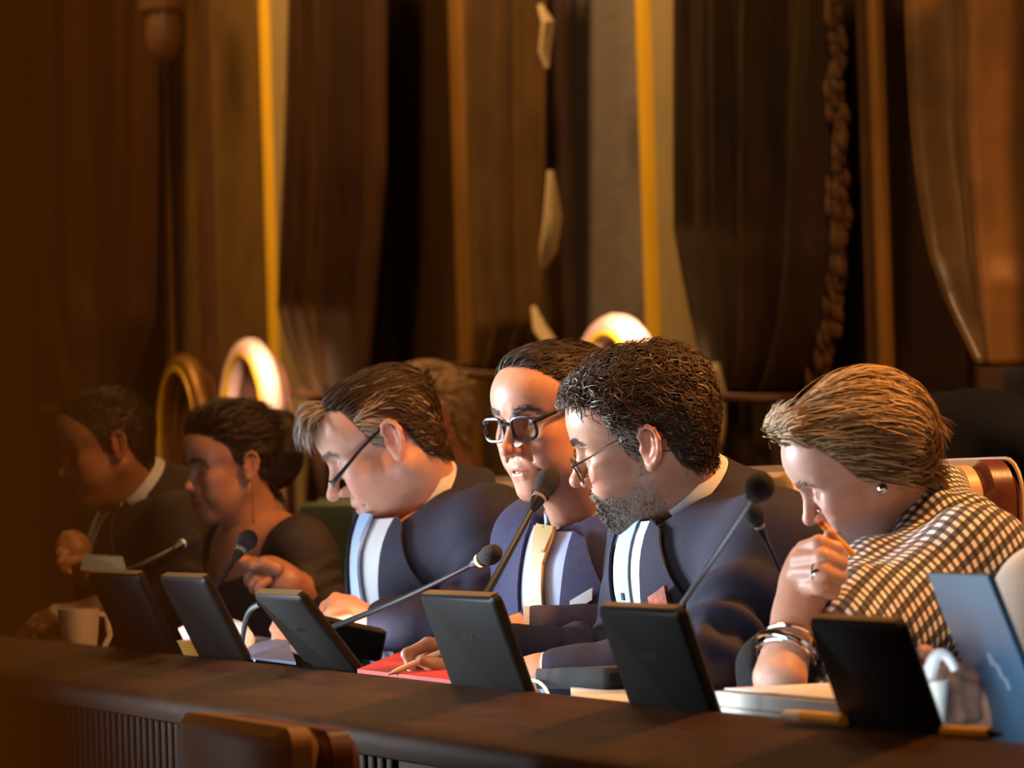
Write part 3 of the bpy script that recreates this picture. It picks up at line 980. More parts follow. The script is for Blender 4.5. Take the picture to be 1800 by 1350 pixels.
def strands(head, n, mask, dirf, length, color, width=0.0009, steps=8, lift=0.004, curl=0.0, seed=1, rootoff=-0.001, jitter=0.25, gravity=0.0, curlf=120, taper=0.35, full=False):
    """hair as thin ribbons growing from the head surface; everything in head space"""
    rng = np.random.default_rng(seed)
    V = head.V; G = head.sd if full else head.guide
    P0 = V[head.Q].mean(1)
    e1 = V[head.Q[:, 1]] - V[head.Q[:, 0]]; e2 = V[head.Q[:, 2]] - V[head.Q[:, 0]]
    ar = np.linalg.norm(np.cross(e1, e2), axis=1)
    wgt = mask(P0) * ar
    if wgt.sum() <= 0: return None
    idx = rng.choice(len(P0), n, p=wgt / wgt.sum())
    p = P0[idx] + (rng.random((n, 1)) - 0.5) * e1[idx] * 1.2 + (rng.random((n, 1)) - 0.5) * e2[idx] * 1.2
    nr = G.grad(p)
    root = p.copy()
    L = length(root) * rng.uniform(0.75, 1.15, n)
    jit = rng.normal(0, jitter, (n, 3))
    ph = rng.uniform(0, 6.28, (n, 2)); cf = rng.uniform(0.7, 1.3, n) * curlf
    li = (lift(root) if callable(lift) else np.full(n, lift)) * rng.uniform(0.2, 1.1, n)
    pts = [p + nr * rootoff]
    q = p + nr * 0.0005
    for i in range(1, steps + 1):
        t = i / steps
        d = dirf(q, root, t) + jit
        d[:, 2] -= gravity * t
        nr = G.grad(q)
        d = d - nr * (d * nr).sum(1)[:, None] * 0.9
        d /= np.linalg.norm(d, axis=1)[:, None] + 1e-9
        q = q + d * (L / steps)[:, None]
        dist = G.ev(q)
        want = li * (math.sin(min(1.0, t * 1.3) * math.pi / 2))
        q = q + nr * np.clip(want - dist, -0.004, 0.02)[:, None]
        o = q.copy()
        if curl:
            b = np.cross(nr, d)
            amp = curl * min(1, t * 2)
            o = o + b * (amp * np.sin(cf * L * t + ph[:, 0]))[:, None] + nr * (amp * 0.6 * (np.cos(cf * L * t * 1.1 + ph[:, 1])))[:, None]
        pts.append(o)
    pts = np.stack(pts, 1)                     # n, steps+1, 3
    T = np.gradient(pts, axis=1)
    T /= np.linalg.norm(T, axis=2)[:, :, None] + 1e-9
    # ribbons face roughly outward with some random twist
    cen = np.array([0.0, 0, 0.02])
    out = pts - cen; out /= np.linalg.norm(out, axis=2)[:, :, None]
    out = out + rng.normal(0, 0.35, (n, 1, 3))
    S = np.cross(T, out); S /= np.linalg.norm(S, axis=2)[:, :, None] + 1e-9
    wd = width * rng.uniform(0.6, 1.3, (n, 1, 1)) * np.interp(np.linspace(0, 1, steps + 1), [0, 0.6, 1], [1, 0.9, taper])[None, :, None]
    A = pts - S * wd; Bq = pts + S * wd
    V2 = np.stack([A, Bq], 2).reshape(-1, 3)
    m = steps + 1
    base = (np.arange(n) * m * 2)[:, None] + (np.arange(steps) * 2)[None]
    Q = np.stack([base, base + 1, base + 3, base + 2], -1).reshape(-1, 4)
    c = np.clip(color(root, rng), 0, 1)
    C = np.repeat(c, m * 2, 0)
    return head.w(V2), Q, C


def hand_sdf(s, M3, org, curls, spread=(0.10, 0.02, -0.05, -0.14), thumb=None, scale=1.0, mirror=1, r=1.0, k=0.006):
    """M3 columns: x along the fingers, y towards the thumb side, z out of the back of the hand. curls: per finger three bends in degrees"""
    def w(p): return org + M3 @ (np.asarray(p, float) * np.array([1, mirror, 1]) * scale)
    ky = [0.028, 0.009, -0.011, -0.029]; kx = [0.086, 0.090, 0.085, 0.076]
    wy = [0.014, 0.005, -0.005, -0.014]
    ln = [(0.044, 0.026, 0.021), (0.049, 0.030, 0.022), (0.045, 0.028, 0.021), (0.036, 0.021, 0.019)]
    tips = []
    for i in range(4):
        s.rc(w((0, wy[i], 0)), w((kx[i], ky[i], 0.002)), 0.0145 * scale * r, 0.0108 * scale * r, 0.016)
        p = np.array([kx[i], ky[i], 0.002]); a = 0.0
        pts = [p]; yaw = spread[i]
        for j in range(3):
            a += math.radians(curls[i][j])
            d = np.array([math.cos(a) * math.cos(yaw), math.sin(yaw), -math.sin(a) * math.cos(yaw)])
            p = p + d * ln[i][j]; pts.append(p)
        rr = [0.0100, 0.0088, 0.0080, 0.0066]
        if i == 3: rr = [x * 0.88 for x in rr]
        s.chain([w(q) for q in pts], [x * scale * r for x in rr], k)
        s.ell(w(pts[1]), [0.0095 * scale * r] * 3, k)
        tips.append(w(pts[-1]))
    th = thumb or [(0.014, 0.022, -0.010), (0.045, 0.046, -0.022), (0.075, 0.055, -0.028), (0.100, 0.054, -0.030)]
    s.chain([w(q) for q in th], [x * scale * r for x in (0.0165, 0.0135, 0.0105, 0.0085)], 0.010)
    # heel of the hand
    s.ell(w((0.028, -0.016, -0.010)), [0.026 * scale * r, 0.017 * scale * r, 0.014 * scale * r], 0.014, rot=M3)
    return tips, w(th[-1])


def frame(x, z):
    """right handed frame with x along x and z as close to z as possible"""
    x = np.asarray(x, float); x = x / np.linalg.norm(x)
    z = np.asarray(z, float); z = z - x * np.dot(x, z); z /= np.linalg.norm(z)
    y = np.cross(z, x)
    return np.stack([x, y, z], 1)


def ring_band(center, axis, front, r_top, r_bot, height, a0=-150, a1=150, squash=1.0, n=40, thick=0.003, drop=0.0, tilt_front=0.0, flare=0.0):
    """a collar: band round an axis, open at the front; drop lets the front ends hang lower"""
    ax = np.asarray(axis, float); ax /= np.linalg.norm(ax)
    fr = np.asarray(front, float); fr = fr - ax * np.dot(ax, fr); fr /= np.linalg.norm(fr)
    sd = np.cross(ax, fr)
    P = np.zeros((7, n + 1, 3)); Nn = np.zeros((7, n + 1, 3))
    for j in range(n + 1):
        a = math.radians(a0 + (a1 - a0) * j / n)       # 0 is the nape
        cosf = (1 - math.cos(a)) / 2                    # 0 nape .. 1 front
        dirv = -fr * math.cos(a) + sd * math.sin(a) * squash
        for i in range(7):
            t = i / 6
            r = r_top + (r_bot - r_top) * t + flare * t * t
            z = -height * t - drop * cosf * t - tilt_front * cosf
            P[i, j] = center + dirv * r + ax * z
            Nn[i, j] = dirv
    mb = MB(); mb.grid(P, thick, Nn)
    return mb


def drape(sd, P, direction, off=0.002, thick=0.003, far=0.6, start=0.3):
    """push a patch of points along direction onto the body surface; thickness outward"""
    P = np.asarray(P, float); a, b = P.shape[:2]
    d = np.asarray(direction, float); d = d / np.linalg.norm(d)
    q = P.reshape(-1, 3) - d * start
    t = np.zeros(len(q))
    for _ in range(60):
        e = sd.ev(q + t[:, None] * d)
        t = np.minimum(t + e * 0.8, far)
    h = q + t[:, None] * d
    miss = np.abs(sd.ev(h)) > 0.006
    if miss.any():
        m_ = P.reshape(-1, 3)[miss]
        for _ in range(12):
            m_ = m_ - sd.grad(m_) * sd.ev(m_)[:, None] * 0.8
        h[miss] = m_
    nr = sd.grad(h)
    h = h + nr * off
    mb = MB(); mb.grid((h + nr * thick).reshape(a, b, 3), thick, nr.reshape(a, b, 3))
    return mb


def quad_patch(corners, na=14, nb=14, bow=None):
    c = np.asarray(corners, float)
    P = np.zeros((na, nb, 3))
    for i in range(na):
        s = i / (na - 1)
        for j in range(nb):
            t = j / (nb - 1)
            P[i, j] = (c[0] * (1 - t) + c[1] * t) * (1 - s) + (c[3] * (1 - t) + c[2] * t) * s
    return P


def poly_patch(left, right, na=24, nb=8):
    """patch between two polylines"""
    def res(pl):
        pl = np.asarray(pl, float); l = np.r_[0, np.cumsum(np.linalg.norm(np.diff(pl, axis=0), axis=1))]
        t = np.linspace(0, l[-1], na)
        return np.stack([np.interp(t, l, pl[:, k]) for k in range(3)], 1)
    A, Bq = res(left), res(right)
    t = np.linspace(0, 1, nb)[None, :, None]
    return A[:, None] * (1 - t) + Bq[:, None] * t


def fixfaces(mb):
    return mb


M['skin'] = mat('skin', (0.5, 0.3, 0.2), 0.46, attr='Col', var=0.07, scale=90, bump=0.10, bscale=420, sss=0.12, spec=0.42)
M['hair'] = mat('hair_strands', (0.1, 0.05, 0.03), 0.5, attr='Col', spec=0.22)
M['suit_navy'] = mat('navy_wool_suit', (0.016, 0.016, 0.034), 0.8, var=0.12, scale=90, bump=0.12, bscale=900, spec=0.25)
M['suit_blue'] = mat('blue_wool_suit', (0.034, 0.036, 0.090), 0.8, var=0.12, scale=90, bump=0.12, bscale=900, spec=0.25)
M['suit_black'] = mat('black_wool_suit', (0.012, 0.009, 0.007), 0.8, var=0.1, scale=60)
M['seam'] = mat('dark_seam', (0.006, 0.006, 0.010), 0.8)
M['shirt'] = mat('white_cotton_shirt', (0.47, 0.49, 0.53), 0.7, bump=0.05, bscale=700)
M['shirt_blue'] = mat('light_blue_shirt', (0.33, 0.40, 0.58), 0.7, bump=0.05, bscale=700)
M['shirt_sky'] = mat('sky_blue_placket', (0.30, 0.43, 0.56), 0.7, bump=0.05, bscale=700)
M['tie_blue'] = mat('light_blue_tie', (0.32, 0.44, 0.68), 0.5, bump=0.1, bscale=500)
M['tie_yellow'] = mat('yellow_dotted_tie', (0.62, 0.43, 0.17), 0.5, bump=0.1, bscale=500)
_n = M['tie_yellow'].node_tree; _v = _n.nodes.new('ShaderNodeTexVoronoi'); _v.inputs['Scale'].default_value = 55; _v.inputs['Randomness'].default_value = 0.25
_tc = _n.nodes.new('ShaderNodeTexCoord'); _n.links.new(_tc.outputs['Object'], _v.inputs['Vector'])
_lt = _n.nodes.new('ShaderNodeMath'); _lt.operation = 'LESS_THAN'; _lt.inputs[1].default_value = 0.16; _n.links.new(_v.outputs['Distance'], _lt.inputs[0])
_m = _n.nodes.new('ShaderNodeMix'); _m.data_type = 'RGBA'; _m.inputs[6].default_value = (0.44, 0.29, 0.10, 1); _m.inputs[7].default_value = (0.22, 0.12, 0.04, 1)
_n.links.new(_lt.outputs[0], _m.inputs[0]); _n.links.new(_m.outputs[2], _n.nodes['Principled BSDF'].inputs['Base Color'])
M['pocket_red'] = mat('rust_patterned_silk', (0.30, 0.045, 0.010), 0.55, var=0.6, scale=90)
M['lace'] = mat('black_lace_cloth', (0.022, 0.014, 0.010), 0.8, var=0.5, scale=130, bump=0.4, bscale=220)
M['black_knit'] = mat('black_ruffled_knit', (0.008, 0.007, 0.007), 0.9, bump=0.6, bscale=130)
M['frame_dark'] = mat('dark_glasses_frame', (0.012, 0.010, 0.012), 0.25)
M['frame_metal'] = mat('bronze_glasses_frame', (0.12, 0.09, 0.06), 0.28, 0.8)
M['silver'] = mat('polished_silver', (0.85, 0.85, 0.86), 0.12, 1.0)
M['cream_wool'] = mat('cream_wool', (0.66, 0.64, 0.58), 0.9, bump=0.4, bscale=260)
M['lens'] = mat('clear_lens', (1, 1, 1), 0.02)
_nt = M['lens'].node_tree
_tr = _nt.nodes.new('ShaderNodeBsdfTransparent'); _gl = _nt.nodes.new('ShaderNodeBsdfGlossy'); _gl.inputs['Roughness'].default_value = 0.03
_mx = _nt.nodes.new('ShaderNodeMixShader'); _mx.inputs[0].default_value = 0.06
_nt.links.new(_tr.outputs[0], _mx.inputs[1]); _nt.links.new(_gl.outputs[0], _mx.inputs[2])
_nt.links.new(_mx.outputs[0], _nt.nodes['Material Output'].inputs['Surface'])


def gingham():
    m = mat('black_white_check_wool', (0.6, 0.58, 0.55), 0.9, bump=0.25, bscale=500, sheen=0.1)
    nt = m.node_tree; N = nt.nodes; L = nt.links; b = N['Principled BSDF']
    a = N.new('ShaderNodeAttribute'); a.attribute_name = 'check_uv'
    sep = N.new('ShaderNodeSeparateXYZ'); L.new(a.outputs['Vector'], sep.inputs[0])

    def math_(op, x, y=None):
        n = N.new('ShaderNodeMath'); n.operation = op
        for i, q in enumerate((x, y)):
            if q is None: continue
            if isinstance(q, (int, float)): n.inputs[i].default_value = q
            else: L.new(q, n.inputs[i])
        return n.outputs[0]
    sx = math_('GREATER_THAN', math_('FRACT', sep.outputs[0]), 0.5)
    sy = math_('GREATER_THAN', math_('FRACT', sep.outputs[1]), 0.5)
    s = math_('ADD', sx, sy)
    rp = N.new('ShaderNodeValToRGB'); rp.color_ramp.interpolation = 'CONSTANT'
    e = rp.color_ramp.elements
    e[0].position = 0.0; e[0].color = (0.62, 0.65, 0.72, 1)
    e[1].position = 0.3; e[1].color = (0.085, 0.085, 0.09, 1)
    x = e.new(0.8); x.color = (0.008, 0.008, 0.009, 1)
    L.new(math_('MULTIPLY', s, 0.5), rp.inputs[0])
    # broad pinkish over-check
    bx = math_('LESS_THAN', math_('FRACT', math_('MULTIPLY', sep.outputs[0], 1 / 9.0)), 0.22)
    by = math_('LESS_THAN', math_('FRACT', math_('MULTIPLY', sep.outputs[1], 1 / 9.0)), 0.22)
    mx = N.new('ShaderNodeMix'); mx.data_type = 'RGBA'; mx.blend_type = 'MULTIPLY'
    L.new(math_('MULTIPLY', math_('MAXIMUM', bx, by), 0.55), mx.inputs[0])
    L.new(rp.outputs[0], mx.inputs[6]); mx.inputs[7].default_value = (1.0, 0.72, 0.62, 1)
    L.new(mx.outputs[2], b.inputs['Base Color'])
    return m


M['check'] = gingham()

# ------------------------------------------------------------------ people


def arm_fold(seed, amp=0.006, n=5.0, where=1.0, width=0.45):
    def f(P, h):
        ph = h * n + 0.55 * vnoise(P, 11, seed) + (P @ np.array([0.3, -0.5, 0.8])) * 9.0
        w_ = np.sin(2 * math.pi * ph); w_ = np.sign(w_) * np.abs(w_) ** 0.8
        return amp * 1.5 * w_ * (0.55 + 0.45 * vnoise(P, 9, seed + 2)) * np.exp(-((h - where) / width) ** 2)
    return f


class Torso:
    """seated upper body; N is the collar centre, S joints in world space"""
    def __init__(s, N, SL, SR, chest, belly, hip, fwd=None, size=1.0, shoulder_r=0.060):
        s.N = np.asarray(N); s.SL, s.SR = np.asarray(SL), np.asarray(SR)
        lr = s.SL - s.SR; lr /= np.linalg.norm(lr)
        up = s.N - np.asarray(belly); up -= lr * np.dot(up, lr); up /= np.linalg.norm(up)
        s.B = np.stack([np.cross(lr, up), lr, up], 1)
        s.fwd, s.lr, s.up = s.B[:, 0], lr, up
        s.chest, s.belly, s.hip = map(np.asarray, (chest, belly, hip))
        s.size, s.sr = size, shoulder_r

    def t(s, x, y, z): return s.N + s.B @ np.array([x, y, z], float)

    def core(s, sd=None, inset=0.0, k=0.06):
        sd = sd or SDF(); z = s.size; i = inset
        sd.ell(s.chest, np.array((0.125, 0.172, 0.158)) * z - i, k, rot=s.B)
        sd.ell(s.belly, np.array((0.140, 0.175, 0.180)) * z - i, 0.08, rot=s.B)
        sd.ell(s.hip, np.array((0.150, 0.180, 0.140)) * z - i, 0.08)
        nb = s.N - s.up * 0.096 - s.fwd * 0.012
        for S in (s.SL, s.SR):
            sd.rc(nb, S, 0.053 * z - i, s.sr * 0.92 * z - i, 0.06)
            sd.rc(s.chest + s.up * 0.03 + (S - s.chest) * 0.35, S - s.up * 0.035, 0.066 * z - i, 0.052 * z - i, 0.055)
        return sd

    def sleeves(s, sd, EL, WL, ER, WR, r=(0.066, 0.056, 0.040), seed=0, amp=0.006, bareL=False, bareR=False):
        z = s.size
        for S, E, Wr, sg, bare in ((s.SL, EL, WL, 1, bareL), (s.SR, ER, WR, 2, bareR)):
            if E is None: continue
            sd.rc(S, E, s.sr * 0.94 * z, r[1] * z, 0.065, fold=arm_fold(seed + sg, amp, 4.5, 0.8, 0.5))
            if not bare:
                sd.rc(E, Wr, r[1] * z, r[2] * z, 0.03, fold=arm_fold(seed + sg + 5, amp, 4.5, 0.1, 0.45))
        return sd


def legs(root, T, m):
    """trousers and shoes, hidden behind the desk front"""
    sd = SDF()
    hv = to_uv(T.hip)
    for y in (-0.09, 0.09):
        kn = UV(hv[0] + y, hv[1] - 0.42, 0.50); an = UV(hv[0] + y, hv[1] - 0.40, 0.09)
        sd.chain([UV(hv[0] + y, hv[1], 0.53), kn, an], [0.085, 0.062, 0.045], 0.03)
    V, Q = surface_net(sd, 0.016)
    obj('trousers', (V, Q), m, root, smooth=True, autos=False)
    for y in (-0.09, 0.09):
        mb = MB(); c = UV(hv[0] + y, hv[1] - 0.46, 0.045)
        mb.rbox(c, [UV(0, 1, 0), UV(1, 0, 0), np.array([0, 0, 1.0])], (0.13, 0.045, 0.045), 0.04)
        obj('shoe', mb, M['plastic'], root, smooth=True)


def person(label, head, T, hands, hand_parts=(), group=None):
    """one continuous skin figure: head and neck, hidden torso core, hands"""
    hv = to_uv(T.hip)
    parts = [head.mesh()]
    core = T.core(SDF(), inset=0.028)
    V, Q = surface_net(core, 0.014)
    parts.append((V, Q, np.asarray(head.o.get('skin', (0.5, 0.3, 0.2)))))
    sk = np.asarray(head.o.get('skin', (0.55, 0.29, 0.19))) * np.array([0.88, 0.83, 0.80])
    for hs in hands:
        V, Q = surface_net(hs, 0.0026)
        parts.append((V, Q, sk))
    V, Fc, C = join(parts)
    org = UV(hv[0], hv[1] - 0.1, 0.0)
    me = mesh_from('person', V - org, Fc, M['skin'], True, C)
    o = bpy.data.objects.new('person', me); COL.objects.link(o); o.location = org
    WORG[o.name] = org
    tag(o, label, 'person', group)
    return o


def add_hair(root, name, pack, m=None):
    if pack is None: return
    V, Q, C = pack
    o = obj(name, (V, Q), m or M['hair'], root, smooth=True, col=C, autos=False)
    return o


def colour_mix(base, alt, frac, var=0.25):
    base, alt = np.asarray(base), np.asarray(alt)

    def f(root, rng):
        fr = frac(root) if callable(frac) else np.full(len(root), frac)
        pick = (rng.random(len(root)) < fr)[:, None]
        c = np.where(pick, alt, base)
        return c * rng.uniform(1 - var, 1 + var, (len(root), 1))
    return f


def male_mask(line):
    return lambda p: (hair_line(p, line) > 0.0) * (~ear_mask(p)) * (p[:, 2] > -0.075) * (p[:, 0] < 0.098) * 1.0


def brows(head, col, n=260, z=0.034, seed=3):
    def mask(p):
        y = np.abs(p[:, 1])
        zc = z + 0.004 * np.sin(np.clip((y - 0.012) / 0.036, 0, 1) * math.pi) - 0.004 * (y > 0.042)
        return (np.abs(p[:, 2] - zc) < 0.0042) * (y > 0.011) * (y < 0.050) * (p[:, 0] > 0.05) * 1.0
    return strands(head, n, mask, lambda q, r, t: np.stack([-0.3 * np.ones(len(q)), np.sign(r[:, 1]), 0.25 * np.ones(len(q))], 1),
                   lambda r: np.full(len(r), 0.011), lambda r, g: np.tile(np.asarray(col), (len(r), 1)) * g.uniform(0.6, 1.4, (len(r), 1)), width=0.0005, steps=3, lift=0.0022, seed=seed, full=True)


def tube_obj(name, pts, r, m, parent, n=8, closed=False):
    mb = MB(); mb.tube(pts, r, n, closed); return obj(name, mb, m, parent, smooth=True)


def glasses(root, head, m, cz=0.006, rim_r=0.0022, rw=0.026, rh=0.021, full=True, fx=0.104, temple_r=0.0018, temple_z=0.010, tilt=0.0, square=2.6, lens=True, half=False):
    """spectacles in head space: rims > lenses, bridge, temples"""
    g = bpy.data.objects.new('glasses', None); COL.objects.link(g); g.parent = root
    WORG[g.name] = WORG[root.name]
    ca, sa = math.cos(tilt), math.sin(tilt)

    def tp(x, y, z):
        dz = z - cz; dx = x - fx
        return head.w(np.array([fx + dx * ca - dz * sa, y, cz + dx * sa + dz * ca]))
    for y in (-1, 1):
        pts = []
        for a in np.linspace(0, 2 * math.pi, 33)[:-1]:
            c, s_ = math.cos(a), math.sin(a)
            ex = math.copysign(abs(c) ** (2 / square), c); ez = math.copysign(abs(s_) ** (2 / square), s_)
            yy = 0.034 + ex * rw
            pts.append(tp(fx - 0.10 * max(0, yy - 0.02) - 3.0 * max(0, yy - 0.045) ** 2, y * yy, cz + ez * rh))
        top = pts[:17]
        mb = MB()
        if half:
            mb.tube(top, rim_r, 8)
        else:
            mb.tube(pts, rim_r, 8, closed=True)
        rim = obj('rim', mb, m, g, smooth=True)
        if lens:
            c = np.mean(pts, 0); P = np.stack([np.array(pts + [pts[0]]), np.tile(c, (33, 1))], 1)
            nr = head.R @ np.array([1, 0, 0])
            mb = MB(); mb.grid(P, 0.0012, nr); obj('lens', mb, M['lens'], g, smooth=False)
        hin = tp(fx - 0.006, y * (0.034 + rw + 0.001), cz + rh * 0.55)
        ear = head.w(np.array([-0.004, y * 0.0785, 0.036 + temple_z - 0.010])); end = head.w(np.array([-0.030, y * 0.078, 0.010]))
        mid = head.w(np.array([0.045, y * 0.076, (cz + 0.036) * 0.5 + 0.006]))
        tb = MB(); tb.tube([tp(fx - 0.002, y * (0.034 + rw * 0.9), cz + rh * 0.55), hin, hin * 0.5 + mid * 0.5 + 0, mid, ear, end], [temple_r * 1.5, temple_r * 1.5, temple_r * 1.2, temple_r, temple_r, temple_r], 6)
        obj('temple', tb, m, g, smooth=True)
    br = [tp(fx + 0.003 * math.sin(t * math.pi), -0.0085 + 0.017 * t, cz + rh * 0.35 + 0.004 * math.sin(t * math.pi)) for t in np.linspace(0, 1, 7)]
    tube_obj('bridge', br, rim_r, m, g)
    return g


def suit(root, T, sd, m_jacket, m_shirt, collar_axis, V=0.30, shirt_w=0.055, lapel=0.085, h=0.0065, collar_r=0.066, open_collar=False, tie=None, buttons=0, collar_h=0.045, jacket_collar=True, cfront=None, cc=None, placket=None):
    cc = T.N if cc is None else cc
    ax_ = np.asarray(collar_axis, float); ax_ = ax_ / np.linalg.norm(ax_)
    # the jacket lies open round the shirt collar
    cut = SDF(); cut.p = list(sd.p); cut.lo, cut.hi, cut.post = sd.lo, sd.hi, sd.post
    cut.rc(cc - ax_ * 0.012, cc + ax_ * 0.12, collar_r + 0.017, collar_r + 0.060, 0.010, op='-')
    Vv, Q = surface_net(cut, h)
    jk = obj('jacket', (Vv, Q), m_jacket, root, smooth=True, autos=False)
    f = T.fwd
    body = T.core(SDF()); body.post = sd.post
    start = 0.35
    # shirt front
    n = 12
    top = -0.012
    L = [T.t(0, shirt_w, top), T.t(0, shirt_w * 0.95, -0.08), T.t(0, shirt_w * 0.45, -V * 0.75), T.t(0, 0.006, -V)]
    Rr = [T.t(0, -shirt_w, top), T.t(0, -shirt_w * 0.95, -0.08), T.t(0, -shirt_w * 0.45, -V * 0.75), T.t(0, -0.006, -V)]
    obj('shirt', drape(body, poly_patch(L, Rr, 26, 12), -f, 0.002, 0.003, start=start), m_shirt, root, smooth=True)
    if placket:
        A = [T.t(0, 0.020, 0.0), T.t(0, 0.016, -V * 0.6), T.t(0, 0.004, -V * 0.95)]; Bq = [T.t(0, -0.020, 0.0), T.t(0, -0.016, -V * 0.6), T.t(0, -0.004, -V * 0.95)]
        obj('placket', drape(body, poly_patch(A, Bq, 22, 5), -f, 0.0065, 0.002, start=start), placket, root, smooth=True)
    # lapels
    for y in (1, -1):
        inner = [T.t(0, y * shirt_w * 1.0, top), T.t(0, y * shirt_w * 0.95, -0.08), T.t(0, y * shirt_w * 0.45, -V * 0.75), T.t(0, y * 0.002, -V - 0.01)]
        outer = [T.t(0, y * (shirt_w + 0.024), top - 0.01), T.t(0, y * (shirt_w + lapel * 0.9), -0.115), T.t(0, y * (shirt_w + lapel * 0.42), -V * 0.70), T.t(0, y * 0.012, -V - 0.015)]
        obj('lapel', drape(body, poly_patch(inner, outer, 26, 8), -f, 0.007, 0.004, start=start), m_jacket, root, smooth=True)
    cc = T.N if cc is None else cc
    cf = f if cfront is None else cfront
    a1 = 150 if not open_collar else 140
    obj('shirt_collar', ring_band(cc, collar_axis, cf, collar_r + 0.003, collar_r + 0.013, collar_h, -a1, a1, drop=0.022, n=44, thick=0.003, flare=0.006, squash=0.97), m_shirt, root, smooth=True)
    if jacket_collar:
        ax = np.asarray(collar_axis); ax = ax / np.linalg.norm(ax)
        obj('jacket_collar', ring_band(cc - ax * 0.020, collar_axis, cf, collar_r + 0.010, collar_r + 0.024, 0.055, -118, 118, drop=0.02, n=44, thick=0.004, flare=0.012), m_jacket, root, smooth=True)
    if tie:
        w0, w1 = 0.016, 0.034
        A = [T.t(0, w0 * 1.1, -0.012), T.t(0, w0 * 1.2, -0.024), T.t(0, w0 * 0.75, -0.052), T.t(0, w1 * 0.75, -V * 0.6), T.t(0, w1, -V - 0.05)]
        Bq = [T.t(0, -w0 * 1.1, -0.012), T.t(0, -w0 * 1.2, -0.024), T.t(0, -w0 * 0.75, -0.052), T.t(0, -w1 * 0.75, -V * 0.6), T.t(0, -w1, -V - 0.05)]
        obj('tie', drape(body, poly_patch(A, Bq, 30, 7), -f, 0.010, 0.005, start=start), tie, root, smooth=True)
        A = [T.t(0, 0.020, -0.010), T.t(0, 0.018, -0.020), T.t(0, 0.013, -0.040)]; Bq = [T.t(0, -0.020, -0.010), T.t(0, -0.018, -0.020), T.t(0, -0.013, -0.040)]
        obj('tie_knot', drape(body, poly_patch(A, Bq, 8, 7), -f, 0.012, 0.005, start=start), tie, root, smooth=True)
    return jk


def cuff(root, E, Wr, m, r=0.034, l=0.035, name='shirt_cuff', over=0.0):
    d = Wr - E; d = d / np.linalg.norm(d)
    mb = MB(); b = Wr + d * over
    mb.lathe(b - d * 0.03, d, [(r * 0.80, 0), (r, 0.0), (r, 0.03 + l), (r * 0.93, 0.03 + l + 0.001), (r * 0.90, 0.03 + l - 0.01)], 24)
    return obj(name, mb, m, root, smooth=True)


def px(l):
    """list of (px,py,z) to world"""
    return [W(*q) for q in l]


def fingers(s, lists, rad=(0.0100, 0.0088, 0.0080, 0.0066), scale=1.0, k=0.005):
    for l in lists:
        pts = px(l)
        rr = np.interp(np.linspace(0, 1, len(pts)), np.linspace(0, 1, len(rad)), rad) * scale
        s.chain(pts, rr, k)


# ---- the bearded man in focus -------------------------------------------------
z0 = 5.2
N = W(1192, 858, 5.24)
T5 = Torso(N, W(1362, 948, 5.06), W(1160, 925, 5.40), W(1262, 1040, 5.26), W(1300, 1160, 5.36), W(1345, 1300, 5.48), shoulder_r=0.058)
hp = W(1141.6, 776, z0)
line5 = [(-0.12, -0.062), (-0.06, -0.060), (-0.040, -0.045), (-0.030, -0.005), (-0.022, 0.030), (-0.004, 0.042), (0.008, 0.030), (0.012, -0.006), (0.026, -0.006), (0.034, 0.034), (0.044, 0.066), (0.070, 0.092), (0.10, 0.101)]
H5 = Head(dict(skin=(0.52, 0.265, 0.165), line=line5, hair_col=(0.035, 0.020, 0.012), beard_col=(0.32, 0.25, 0.21), jowl=1, nose=0.003, neck=0.057, cheek=1.1, crown=0.95), hp, -7.0, 17.0, -11.0, 0.955, N)
EL, WL = W(1238, 1178, 4.97), W(985, 1192, 5.0)
ER, WR = W(1135, 1172, 5.30), W(872, 1150, 5.23)
hl = SDF()
hl.rc(W(1050, 1190, 5.0), W(948, 1186, 5.0), 0.030, 0.026, 0.02)
hand_sdf(hl, frame(W(850, 1195, 5.03) - W(955, 1184, 5.0), np.array([-0.2, -0.5, 1.0])), W(950, 1184, 5.0), [(25, 20, 15)] * 4, mirror=-1)
hr = SDF()
hr.rc(W(925, 1153, 5.25), W(868, 1152, 5.23), 0.028, 0.026, 0.02)
hr.ell(W(822, 1152, 5.230), (0.042, 0.030, 0.022), 0.02, rot=frame(W(760, 1150, 5.240) - W(870, 1150, 5.230), np.array([0, -0.6, 1.0])))
fingers(hr, [[(806, 1136, 5.210), (752, 1132, 5.210), (716, 1150, 5.200), (727, 1186, 5.190)],
             [(806, 1144, 5.240), (762, 1146, 5.230), (734, 1166, 5.220), (742, 1194, 5.210)],
             [(808, 1154, 5.260), (772, 1160, 5.260), (752, 1176, 5.250), (758, 1198, 5.240)],
             [(812, 1164, 5.280), (784, 1172, 5.280), (770, 1184, 5.270), (774, 1200, 5.260)]])
fingers(hr, [[(830, 1172, 5.200), (795, 1176, 5.180), (768, 1172, 5.180), (744, 1162, 5.185)]], rad=(0.0165, 0.0130, 0.0108, 0.0088), k=0.010)
p5 = person('bearded man with grey-flecked curly hair and thin metal glasses, in navy suit, reading downwards', H5, T5, [hl, hr])
tmp5 = lambda r: np.clip((0.066 - r[:, 2]) / 0.03, 0, 1) * np.clip((r[:, 0] + 0.01) / 0.03, 0, 1) * 0.85 + 0.03


def dir5(q, r, t):
    return np.stack([-0.7 + 0.5 * (r[:, 0] > 0.06), 0.25 * np.sign(r[:, 1]), 0.10 - 0.7 * (r[:, 2] < 0.07)], 1)


